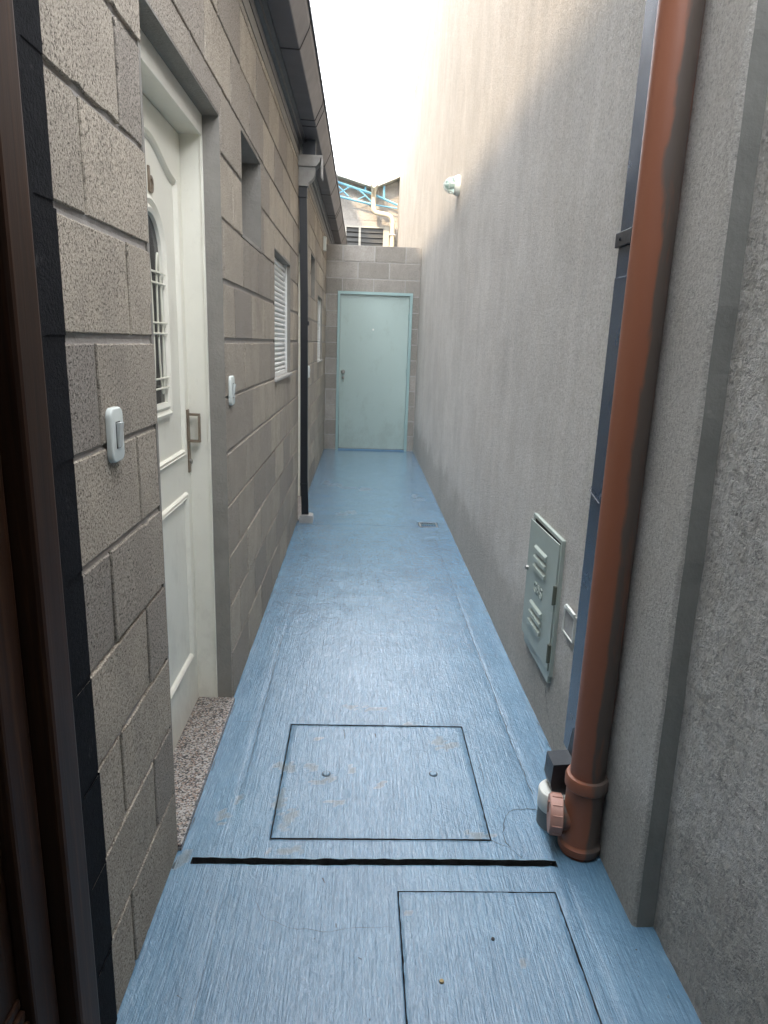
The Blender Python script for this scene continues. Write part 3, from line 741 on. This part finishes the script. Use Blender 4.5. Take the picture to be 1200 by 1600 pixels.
# ------------------------------------------------------------------ doorbell buttons on the block wall
def switch(y, z, label, s=1.0):
    e = empty('doorbell_button', (0, y, z), label, 'doorbell', 'white doorbell buttons on the block wall')
    m = MB(); hy, hz = .0335*s, .053*s
    bm = bmesh.new(); bmesh.ops.create_cube(bm, size=1)
    for v in bm.verts: v.co = Vector((.001+(v.co.x+.5)*.011, y+v.co.y*2*hy, z+v.co.z*2*hz))
    ed = [q for q in bm.edges if abs(q.verts[0].co.x-q.verts[1].co.x) > .005]
    bmesh.ops.bevel(bm, geom=ed, offset=.018*s, segments=5, affect='EDGES', profile=.5)
    ed = [q for q in bm.edges if min(v.co.x for v in q.verts) > .011]
    bmesh.ops.bevel(bm, geom=ed, offset=.004, segments=3, affect='EDGES', profile=.5)
    m.raw([v.co.copy() for v in bm.verts], [[v.index for v in f.verts] for f in bm.faces]); bm.free()
    m.build('face_plate', 'white_plastic', e, smooth=True)
    m = MB(); m.box(.0118, .0128, y-.0115*s, y+.0115*s, z-.026*s, z+.026*s); m.build('surround', 'seam', e)
    m = MB(); hw_ = .0095*s; hh = .024*s
    m.prism([(.0125, z-hh), (.0155, z-hh), (.0185, z+.2*hh), (.0215, z+hh), (.0125, z+hh)], y-hw_, y+hw_, 'xz'); m.build('rocker', 'rocker', e)
switch(1.333, 1.219, 'white doorbell rocker button nearest the viewer, left of the white front door')
switch(2.545, 1.222, 'white doorbell button just right of the white front door, before the shuttered window')
switch(6.24, 1.14, 'tiny white button far down the block wall, right beside the black downpipe')

# white box high at the end of the block wall
m = MB(); m.box(.001, .035, 8.33, 8.42, 2.43, 2.58, bev=.004)
tag(m.build('junction_box', 'white_plastic'), 'narrow white box high on the block wall near the end wall', 'junction box')

# ------------------------------------------------------------------ black downpipe with hopper on the left
def left_pipe(y, label, grp):
    e = empty('downpipe', (.05, y, 0), label, 'downpipe', grp)
    m = MB()
    zs = [.045, .35, 1.0, 1.7, 2.3, 2.47]; xo = [.061, .050, .047, .043, .034, .030]
    n = len(zs); hx, hy = .0275, .022; vs = []; fs = []
    for i in range(n):
        for sx, sy in ((-1, -1), (1, -1), (1, 1), (-1, 1)): vs.append((xo[i]+sx*hx, y+sy*hy, zs[i]))
    for i in range(n-1):
        for k in range(4): a = i*4+k; b2 = i*4+(k+1) % 4; fs.append((a, b2, b2+4, a+4))
    fs += [(3, 2, 1, 0), tuple((n-1)*4+k for k in range(4))]
    m.raw(vs, fs); m.build('pipe', 'black_pipe', e)
    m = MB(); m.box(xo[1]-.031, xo[1]+.0302, y-.026, y+.026, .30, .315); m.build('bracket', 'black_pipe', e); m = MB(); m.box(.049-.032, .049+.0315, y-.026, y+.026, 1.52, 1.55); m.build('bracket', 'black_pipe', e)
    m = MB(); m.box(.030-.031, .030+.032, y-.028, y+.028, 2.40, 2.472, bev=.003); m.build('collar', 'black_pipe', e)
    # moulded hopper: cavetto body under a projecting tray
    m = MB()
    prof = [(0.0, 2.475), (.070, 2.475), (.074, 2.500), (.088, 2.508), (.108, 2.530), (.118, 2.565), (.120, 2.598), (.0, 2.598)]
    m.prism(prof, y-.040, y+.040, 'xz'); m.build('hopper', 'cement_grey', e)
    m = MB(); m.prism([(0, 2.600), (.125, 2.600), (.140, 2.618), (.150, 2.628), (.156, 2.655), (.170, 2.660), (.170, 2.672), (.0, 2.672)], y-.062, y+.062, 'xz'); m.box(.160, .170, y-.058, y+.060, 2.53, 2.659); m.build('hopper_rim', 'cement_grey', e)
    m = MB(); m.box(.03, .12, y-.035, y+.035, 2.672, 2.775); m.build('outlet', 'gutter_dark', e)
    m = MB(); m.prism([(.016, 0), (.122, 0), (.127, .03), (.120, .058), (.10, .064), (.024, .062), (.014, .035)], y-.055, y+.05, 'xz'); m.build('footing', 'cement_grey', e)
left_pipe(5.27, 'slim black downpipe with grey moulded hopper, standing on a cement foot by the block wall', 'downpipes with hoppers under the dark gutter')
left_pipe(12.0, 'distant second hopper and pipe under the gutter, showing just above the end wall', 'downpipes with hoppers under the dark gutter')

# ------------------------------------------------------------------ end wall with steel door
ew = empty('end_wall', (W/2, D, 0), 'low grey concrete block wall closing the far end of the passage', 'wall')
PE = lambda u, n, z: (u, D-n, z)
hd = [(.150, 1.118, 0, 2.045)]
m = MB(); random.seed(11)
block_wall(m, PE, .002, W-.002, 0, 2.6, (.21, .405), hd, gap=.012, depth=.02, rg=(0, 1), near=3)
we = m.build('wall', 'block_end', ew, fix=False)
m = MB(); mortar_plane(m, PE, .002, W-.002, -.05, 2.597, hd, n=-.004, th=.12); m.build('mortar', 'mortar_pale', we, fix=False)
m = MB(); X0, X1, ZT = .152, 1.116, 2.043; y_ = D
m.box(X0, X0+.036, y_-.012, y_+.09, .0, ZT, bev=.003); m.box(X1-.036, X1, y_-.012, y_+.09, .0, ZT, bev=.003); m.box(X0+.036, X1-.036, y_-.012, y_+.09, ZT-.036, ZT, bev=.003)
m.build('door_frame', 'teal_frame', ew)
m = MB(); m.box(X0+.040, X1-.040, y_+.022, y_+.06, .022, ZT-.041, bev=.003); dr = m.build('door', 'teal_door', ew)
dr['label'] = 'flat pale green steel door'
m = MB(); m.box(X0+.036, X1-.036, y_-.02, y_+.09, .0, .018, bev=.003); m.build('sill', 'floor', ew)
m = MB(); m.lathe((.238, y_+.022, 1.03), (0, -1, 0), [(0, .026), (.004, .026), (.006, .012), (.028, .012), (.032, .024), (.046, .027), (.056, .020), (.058, .001)], 24); m.build('door_knob', 'steel', dr, smooth=True)
m = MB(); m.lathe((.240, y_+.022, .955), (0, -1, 0), [(0, .018), (.006, .018), (.009, .012), (.010, .001)], 20); m.build('lock', 'steel', dr, smooth=True)
m = MB(); m.box(.2385, .2415, y_-.014, y_+.012, .944, .966); m.tube([(.240, y_-.012, .944), (.243, y_-.014, .90)], .003, 6); m.build('key', 'brass', dr)
m = MB(); m.lathe((.617, y_+.022, 1.578), (0, -1, 0), [(0, .013), (.004, .013), (.006, .009), (.006, .001)], 20); m.build('peephole', 'pvc_white', dr, smooth=True)
for zz_ in (.35, 1.05, 1.75):
    m = MB(); m.tube([(X1-.040, y_+.016, zz_-.045), (X1-.040, y_+.016, zz_+.045)], .008, 10); m.build('hinge', 'teal_frame', dr, smooth=True)

# ------------------------------------------------------------------ tall rendered wall on the right
rw = empty('rendered_wall', (W, 3, 0), 'tall grey beige wall of rough render running along the right of the passage', 'wall')
m = MB(); YF = 16.6
def edge_y(z): return 1.382+.033*z     # the near arris leans a little
zt = 5.32
# front face subdivided so the surface is not perfectly flat
ny_, nz_ = 90, 40; vs = []; fs = []
for j in range(nz_+1):
    z = -.05+(zt+.05)*(j/nz_)
    for i in range(ny_+1):
        t = (i/ny_)**1.5; y = (1-t)*(1.545)+t*YF
        x = W+.004*noise.noise(Vector((y*.9, z*1.2, 2)))*(1 if z < 5.2 else .3)
        if z < .2: x -= .0
        vs.append((x, y, z))
for j in range(nz_):
    for i in range(ny_): a = j*(ny_+1)+i; fs.append((a, a+ny_+1, a+ny_+2, a+1))
m.raw(vs, fs)
m.face([(W, YF, -.05), (W, YF, zt), (W+.2, YF, zt), (W+.2, YF, -.05)]); m.face([(W-.002, 1.545, zt), (W+.2, 1.545, zt), (W+.2, YF, zt), (W-.002, YF, zt)])
m.face([(W, 1.545, 2.5), (W+.2, 1.545, 2.5), (W+.2, 1.545, zt), (W, 1.545, zt)])
m.build('render', 'plaster', rw, smooth=False)
wc = MB()
def wall_crack(pts, w):
    P = []
    for (a, b2) in zip(pts[:-1], pts[1:]):
        n_ = max(2, int(math.dist(a, b2)/.008))
        P += [(a[0]+(b2[0]-a[0])*i/n_, a[1]+(b2[1]-a[1])*i/n_) for i in range(n_)]
    vs = []
    for (y, z) in P:
        q = .006*noise.noise(Vector((y*40, z*40, 5))); ww = w*(.3+abs(noise.noise(Vector((y*60, z*60, 1))))*1.5)
        x = W+.004*noise.noise(Vector((y*.9, z*1.2, 2)))-.0008
        vs += [(x, y+q-ww/2, z+q), (x, y+q+ww/2, z+q-ww*.3)]
    wc.raw(vs, [(2*i, 2*i+1, 2*i+3, 2*i+2) for i in range(len(P)-1)])
wall_crack([(2.36, .20), (2.30, .17), (2.24, .10), (2.16, .07), (2.10, .0)], .003)
wall_crack([(2.50, .22), (2.44, .12), (2.40, .02)], .0022)
wall_crack([(3.6, .55), (3.52, .32), (3.56, .10), (3.5, 0)], .0018)
wall_crack([(2.05, .93), (2.0, .86), (2.03, .75)], .0016)
wc.build('crack_dark_line', 'crack_dark_line', rw, fix=False)
# smoother strip next to the near arris, lying 2 mm proud
m = MB(); rows = 60; vs = []; fs = []
for j in range(rows+1):
    z = -.05+j*2.75/rows; ye = edge_y(z)+.004*noise.noise(Vector((z*9, 2, 0)))+.002*noise.noise(Vector((z*40, 5, 0)))
    ring = [(W-.004, 1.75), (W-.004, ye+.012), (W-.002, ye+.005), (W+.003, ye+.001), (W+.006, ye)]
    vs += [(x, y, z) for x, y in ring]
K = 5
for j in range(rows):
    for k in range(K-1): fs.append((j*K+k, j*K+k+1, (j+1)*K+k+1, (j+1)*K+k))
m.raw(vs, fs)
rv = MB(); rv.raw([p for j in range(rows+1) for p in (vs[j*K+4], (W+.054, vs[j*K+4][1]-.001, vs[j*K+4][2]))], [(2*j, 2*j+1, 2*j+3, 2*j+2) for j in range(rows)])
rv.build('arris_return', 'cement_shaded', rw, fix=False)['label'] = 'narrow cement return between the two renders, its shade put into the colour'
m.build('smooth_strip', 'plaster_smooth', rw, smooth=True, fix=False)['label'] = 'smoother render strip beside the pipes'
m = MB(); vs = []; fs = []
cols = [W+.049+.000, W+.050]
ys_ = [1.50, 1.40, 1.375, 1.36, 1.345, 1.33, 1.30, 1.2, .9, .3, -1.6]
for j in range(rows+1):
    z = -.05+j*2.75/rows
    for k, yy in enumerate(ys_):
        dx = [0.0, .000, -.001, -.003, -.0035, -.003, -.001, 0, 0, 0, 0][k]
        vs.append((W+.049+dx+.003*noise.noise(Vector((yy*4, z*3, 8))), yy+.033*(z-1)*(1 if k < 8 else 0), z))
K = len(ys_)
for j in range(rows):
    for k in range(K-1): fs.append((j*K+k, j*K+k+1, (j+1)*K+k+1, (j+1)*K+k))
m.raw(vs, fs); m.build('near_render', 'plaster_near', rw, smooth=True, fix=False)['label'] = 'coarse dark grey render nearest the viewer'

# ------------------------------------------------------------------ terracotta soil pipe
tp = empty('soil_pipe', (1.152, 1.66, 0), 'round terracotta plastic pipe smeared with cement, in front of the narrow navy pipe', 'pipe')
px, py, pr = 1.152, 1.66, .0480
m = MB(); m.tube([(px, py, z) for z in (.22, .8, 1.5, 2.2, 2.9, 3.6)], pr, 48); m.build('pipe', 'terracotta', tp, smooth=True)
m = MB(); m.lathe((px, py, 0), (0, 0, 1), [(-.05, .055), (.005, .055), (.012, .0615), (.030, .0615), (.036, .055), (.040, .0535), (.205, .0535), (.212, .060), (.238, .0605), (.246, .057), (.248, .0485)], 48); m.build('tee', 'terracotta', tp, smooth=True)
m = MB(); ax = Vector((-.975, .20, 0)).normalized(); o_ = Vector((px, py, .102))
m.lathe(o_, ax, [(.0, .040), (.050, .040), (.054, .0415), (.060, .0415)], 36); m.build('branch', 'terracotta', tp, smooth=True)
m = MB(); m.lathe(o_, ax, [(.058, .052), (.060, .056), (.090, .056), (.095, .053), (.096, .030), (.096, .001)], 40)
for k in range(12):
    a = 2*math.pi*k/12; side = ax.cross(Vector((0, 0, 1)))
    c = o_+ax*.062+(side*math.cos(a)+Vector((0, 0, 1))*math.sin(a))*.0563
    m.tube([c, c+ax*.027], .0022, 6)
c1 = o_+ax*.096; m.box(-.004, .004, -.006, .030, -.0025, .0025, mat=Matrix.Translation(c1+Vector((0, 0, .01))) @ Matrix.Rotation(math.atan2(ax.y, ax.x), 4, 'Z') @ Matrix.Rotation(R(90), 4, 'X'))
m.build('cleanout_cap', 'terracotta_pale', tp, smooth=True)

# navy rectangular pipe behind it
npz = empty('narrow_downpipe', (1.175, 1.84, 0), 'narrow rectangular navy metal pipe tucked between the terracotta pipe and the wall', 'downpipe')
m = MB(); m.box(1.152, 1.199, 1.79, 1.886, .20, 1.60, bev=.003); m.box(1.153, 1.1985, 1.791, 1.884, 1.555, 3.7, bev=.003)
m.build('pipe', 'navy_pipe', npz)
m = MB(); m.box(1.146, 1.2055, 1.784, 1.895, 1.675, 1.712, bev=.002); m.tube([(1.147, 1.86, 1.694), (1.143, 1.86, 1.694)], .005, 10); m.build('bracket', 'navy_dark', npz)
m = MB(); m.tube([(1.200, 1.905, 1.02), (1.155, 1.895, 1.028), (1.146, 1.88, 1.02), (1.148, 1.80, 1.0)], .0014, 6); m.build('tie_wire', 'navy_dark', npz)
m = MB()
vs = []
prof = [((1.150, 1.199), .245), ((1.128, 1.180), .215), ((1.082, 1.136), .205), ((1.078, 1.130), .150), ((1.086, 1.150), .085)]
sec = [(1.152, 1.198, .28, .28), (1.118, 1.196, .222, .200), (1.076, 1.185, .212, .120), (1.080, 1.140, .160, .085)]
# shoe: vertical pipe kicking out into the passage above the white stub
m.prism([(1.198, .30), (1.152, .30), (1.143, .222), (1.080, .216), (1.077, .150), (1.098, .085), (1.150, .085), (1.198, .150)], 1.742, 1.815, 'xz')
m.build('shoe', 'navy_dark', npz)

# white stub pipe under the shoe
sp_ = empty('drain_stub', (1.10, 1.775, 0), 'short white round pipe stub under the navy shoe, beside the terracotta tee', 'pipe')
m = MB(); m.lathe((1.108, 1.770, 0), (0, 0, 1), [(.056, .0525), (.060, .0545), (.112, .0545), (.116, .052), (.117, .044), (.09, .043), (.085, .001)], 40); m.build('collar', 'pvc_white', sp_, smooth=True)
m = MB(); m.lathe((1.108, 1.770, 0), (0, 0, 1), [(-.01, .052), (.03, .0515), (.056, .0515)], 40); m.build('pipe', 'pvc_dirty', sp_, smooth=True)

# ------------------------------------------------------------------ gas meter cabinet
gc = empty('gas_cabinet', (W, 2.43, .26), 'pale green metal meter cabinet with louvres low on the rendered wall', 'meter cabinet')
y0, y1, z0, z1 = 2.243, 2.618, .262, .752
m = MB(); t = .014
m.box(W-.012, W+.01, y0-t, y0, z0-t, z1+t, bev=.002); m.box(W-.012, W+.01, y1, y1+t, z0-t, z1+t, bev=.002); m.box(W-.012, W+.01, y0, y1, z1, z1+t, bev=.002); m.box(W-.012, W+.01, y0, y1, z0-t-.03, z0, bev=.002)
m.build('frame', 'cabinet', gc)
m = MB(); m.box(W-.006, W+.004, y0, y1, z0, z1); m.build('recess', 'seam', gc)
T = Matrix.Translation((W-.012, y0+.003, 0)) @ Matrix.Rotation(R(1.6), 4, 'Z')      # door standing slightly ajar
m = MB(); m.box(-.004, .0005, 0, y1-y0-.008, z0+.004, z1-.005, bev=.0015, mat=T); m.box(-.0005, .012, .0, .004, z0+.006, z1-.006, mat=T); m.box(-.0005, .012, y1-y0-.014, y1-y0-.009, z0+.006, z1-.006, mat=T)
cd = m.build('door', 'cabinet', gc)
for zz_ in (.655, .618, .581, .428, .391, .354):
    m = MB(); q = [(-.004, zz_-.012), (-.0125, zz_-.009), (-.012, zz_+.004), (-.004, zz_+.012)]
    ya, yb = .120, .270; n = len(q)
    vs = [T @ Vector((x, ya, z)) for x, z in q]+[T @ Vector((x, yb, z)) for x, z in q]
    m.raw(vs, [tuple(range(n)), tuple(reversed(range(n, 2*n)))]+[(i, n+i, n+(i+1) % n, (i+1) % n) for i in range(n)]); m.build('louvre', 'cabinet', cd)
text_mesh('lettering', 'GAS', .062, .0022, 'cabinet', cd, T @ Matrix(((0, 0, -1, -.0045), (-1, 0, 0, .195), (0, 1, 0, .502), (0, 0, 0, 1))))
for zz_ in (.56, .335):
    m = MB(); m.box(-.010, .004, -.010, .008, zz_-.034, zz_+.034, bev=.002, mat=T); m.tube([T @ Vector((-.008, -.004, zz_-.036)), T @ Vector((-.008, -.004, zz_+.036))], .005, 10); m.build('hinge', 'cabinet_dark', cd)
m = MB(); m.lathe(T @ Vector((-.003, .352, .545)), (-1, 0, 0), [(0, .010), (.012, .009), (.014, .001)], 14); m.build('latch', 'steel', cd, smooth=True)

# open electrical box beside the navy pipe
eb = empty('wall_box', (W, 2.09, .5), 'small open metal box in a broken recess between the meter cabinet and the navy pipe', 'wall box')
m = MB(); y0, y1, z0, z1 = 2.040, 2.150, .468, .560; t = .006
m.box(W-.010, W+.004, y0, y1, z1-t, z1, bev=.0015); m.box(W-.008, W+.004, y0, y1, z0, z0+t, bev=.0015); m.box(W-.008, W+.004, y1-t, y1, z0+t, z1-t); m.box(W-.007, W+.004, y0, y0+t, z0+t, z1-t)
m.box(W-.013, W-.004, y0-.004, y1-.02, z1+.004, z1+.014, bev=.002, mat=None)
m.build('frame', 'pvc_white', eb)
m = MB(); m.box(W-.0045, W+.002, y0+t, y1-t, z0+t, z1-t); m.build('back', 'cement_grey', eb)

# ------------------------------------------------------------------ bulkhead lamp
lp = empty('wall_lamp', (W, 5.7, 2.62), 'round white bulkhead lamp with clear glass and wire cage, high on the rendered wall', 'wall lamp')
m = MB(); m.lathe((W, 5.7, 2.62), (-1, 0, 0), [(0, .074), (.022, .074), (.030, .068), (.040, .066), (.044, .060), (.044, .001)], 36); m.build('base', 'white_plastic', lp, smooth=True)
m = MB(); pr_ = [(.040, .052), (.055, .053)]+[(.055+.060*math.sin(a), .053*math.cos(a)) for a in [math.pi/2*i/10 for i in range(1, 10)]]+[(.115, .001)]
m.lathe((W, 5.7, 2.62), (-1, 0, 0), pr_, 32); m.build('glass', 'lamp_glass', lp, smooth=True)
m = MB(); m.lathe((W, 5.7, 2.62), (-1, 0, 0), [(.044, .016), (.060, .018), (.078, .026), (.094, .020), (.100, .001)], 20); m.build('bulb', 'pvc_white', lp, smooth=True)
m = MB()
for k in range(3):
    a = math.pi*k/3; d = Vector((0, math.cos(a), math.sin(a)))
    m.tube([Vector((W-.044, 5.7, 2.62))+d*.062*math.cos(t_)+Vector((-1, 0, 0))*(.080*math.sin(t_)) for t_ in [math.pi*i/20 for i in range(21)]], .0028, 8)
m.tube([Vector((W-.085, 5.7+.056*math.cos(a), 2.62+.056*math.sin(a))) for a in [2*math.pi*i/30 for i in range(31)]], .0028, 8)
m.build('cage', 'white_plastic', lp, smooth=True)

# ------------------------------------------------------------------ wooden street door standing open at the left, and the entrance it belongs to
wd = empty('wooden_door', (0, .6, 0), 'dark varnished wooden door and jamb at the left edge, nearest the viewer', 'door')
m = MB(); m.box(-.06, .010, .972, 1.052, -.05, 2.35, bev=.008); m.build('jamb', 'wood', wd)
m = MB(); m.box(-.10, .0045, 1.0525, 1.071, -.05, 2.75); m.build('rebate', 'black_paint', wd)
m = MB(); m.box(-.085, -.045, .15, .965, -.02, 2.30, bev=.003); lf = m.build('leaf', 'wood', wd)
m = MB()
m.box(-.045, -.020, .885, .960, .0, 2.28, bev=.006); m.box(-.045, -.020, .15, .225, .0, 2.28, bev=.006); m.box(-.045, -.020, .226, .884, .0, .30, bev=.006)
for k, (dz, xx) in enumerate(((.302, -.028), (.325, -.034), (.348, -.040))): m.box(-.046, xx, .226, .884, dz, dz+.020, bev=.004)
m.build('panel_moulding', 'wood', lf)
ent = empty('entrance_porch', (.5, -.5, 0), 'unlit entrance around the viewpoint, behind the wooden door', 'building')
m = MB(); m.box(-.12, 1.25, -2.4, .62, 2.42, 2.56); m.build('ceiling', 'interior', ent)
m = MB(); m.box(-.5, 2.2, -2.5, -2.3, -.1, 2.42); m.build('back_wall', 'interior', ent)
m = MB(); m.box(-.5, -.11, -2.3, 1.066, -.1, 2.42); m.build('side_wall', 'interior', ent)

# ------------------------------------------------------------------ workshop beyond the end wall
ws = empty('workshop', (.5, 16, 0), 'sunlit block workshop with louvred window behind the end wall', 'building')
YB = 16.2; k_ = 16.2/16.0
PB = lambda u, n, z: (u, YB-n, z)
random.seed(5)
hb = [(.02, .92, 2.6, 3.93)]
def under_roof(o):      # cut the masonry to the underside of the two roof slopes
    bm = bmesh.new(); bm.from_mesh(o.data)
    for side, p, q in ((-1, Vector((-1.9, 0, 5.355)), Vector((.60, 0, 4.69))), (1, Vector((.70, 0, 4.69)), Vector((2.6, 0, 5.49)))):
        bmesh.ops.bisect_plane(bm, geom=bm.verts[:]+bm.edges[:]+bm.faces[:], plane_co=(.65, 0, 0), plane_no=(1, 0, 0))
        gs = [f for f in bm.faces if (f.calc_center_median().x-.65)*side > 0]
        ge = list({e_ for f in gs for e_ in f.edges}); gv = list({v_ for f in gs for v_ in f.verts})
        nn = Vector((-(q-p).z, 0, (q-p).x)).normalized()
        bmesh.ops.bisect_plane(bm, geom=gv+ge+gs, plane_co=p, plane_no=nn, clear_outer=False)
        dead = [f for f in bm.faces if (f.calc_center_median().x-.65)*side > 0 and (f.calc_center_median()-p).dot(nn) > 1e-5]
        bmesh.ops.delete(bm, geom=dead, context='FACES')
    bm.to_mesh(o.data); bm.free()
m = MB(); block_wall(m, PB, -1.6, W-.002, 0, 5.2, (.05, .29), hb, ch=.237, bw=.475, gap=.014, row0=.02)
wf = m.build('wall', 'block_far', ws, fix=False); under_roof(wf)
m = MB(); mortar_plane(m, PB, -1.6, W-.002, -.1, 5.2, hb, n=-.006, th=.15); under_roof(m.build('mortar', 'mortar_pale', wf, fix=False))
for i, (xa, xb) in enumerate(((.06, .335), (.385, .885))):
    m = MB()
    for j in range(12):
        zz_ = 2.66+j*.103; T2 = Matrix.Translation(((xa+xb)/2, YB+.05, zz_)) @ Matrix.Rotation(R(-35 if i == 0 else -20), 4, 'X')
        m.box(-(xb-xa)/2, (xb-xa)/2, -.045, .045, -.004, .004, mat=T2)
    m.box(xa, xb, YB+.045, YB+.11, 2.6, 3.93)
    lv = m.build('louvre', 'louvre', ws)
m = MB(); m.box(.02, .06, YB-.02, YB+.08, 2.6, 3.93); m.box(.335, .385, YB-.02, YB+.08, 2.6, 3.93); m.box(.885, .92, YB-.02, YB+.08, 2.6, 3.93); m.box(.06, .335, YB-.02, YB+.08, 3.90, 3.93); m.box(.385, .885, YB-.02, YB+.08, 3.90, 3.93)
m.box(.92, 1.02, YB-.03, YB+.08, 2.6, 3.95)
m.build('window_frame', 'stucco_far', ws)
# two roof slopes draining to a valley gutter
def slope(a, b_, th, y0, y1, name, mat):
    m = MB(); m.prism([a, b_, (b_[0], b_[1]+th), (a[0], a[1]+th)], y0, y1, 'xz'); return m.build(name, mat, ws)
slope((-1.9, 5.36), (.60, 4.695), .05, YB-.28, YB+6, 'roof', 'sheet_metal'); slope((.70, 4.70), (2.6, 5.50), .05, YB-.28, YB+6, 'roof', 'sheet_metal')
m = MB(); m.prism([(.575, 4.70), (.60, 4.64), (.70, 4.64), (.735, 4.70), (.725, 4.72), (.59, 4.72)], YB-.62, YB+6, 'xz'); m.build('valley_gutter', 'stucco_far', ws)
tr = MB(); yT = YB-.16
def bar(a, b2, r=.028): tr.tube([(a[0], yT, a[1]), (b2[0], yT, b2[1])], r*.72, 4)
def sc_(p): return p
bar((-1.6, 5.17), (.58, 4.585), .034); bar((.58, 4.585), (1.17, 4.37), .034)
bar((-1.6, 4.80), (-.15, 4.50), .030); bar((-.15, 4.50), (.60, 4.36), .034); bar((.60, 4.36), (1.17, 4.30), .020)
bar((-.60, 4.60), (-.20, 4.80), .018); bar((-.60, 4.90), (-.15, 4.50), .018); bar((-.20, 4.50), (.12, 4.70), .018); bar((-.22, 4.78), (.10, 4.50), .018); bar((.30, 4.66), (.60, 4.42), .022); bar((.30, 4.45), (.45, 4.52), .014)
bar((.87, 4.48), (.87, 4.74), .032); bar((.46, 4.62), (.46, 4.72), .028)
tr.build('truss', 'truss', ws)
dp = MB(); dp.tube([(.645, YB-.60, 4.66), (.645, YB-.45, 4.60), (.645, YB-.30, 4.50), (.645, YB-.28, 4.30), (.655, YB-.28, 4.22), (.70, YB-.28, 4.175), (.80, YB-.28, 4.16), (.95, YB-.28, 4.14), (1.03, YB-.28, 4.10), (1.07, YB-.28, 4.02), (1.075, YB-.28, 3.9), (1.075, YB-.28, .1)], .052, 20)
e = empty('rainwater_pipe', (1.07, YB-.28, 0), 'cream plastic pipe bending down from the valley gutter of the workshop', 'pipe')
dp.build('pipe', 'cream_pvc', e, smooth=True)
m = MB(); m.box(1.01, 1.14, YB-.345, YB-.01, 3.72, 3.745); m.build('bracket', 'alu', e)

bpy.context.view_layer.update()
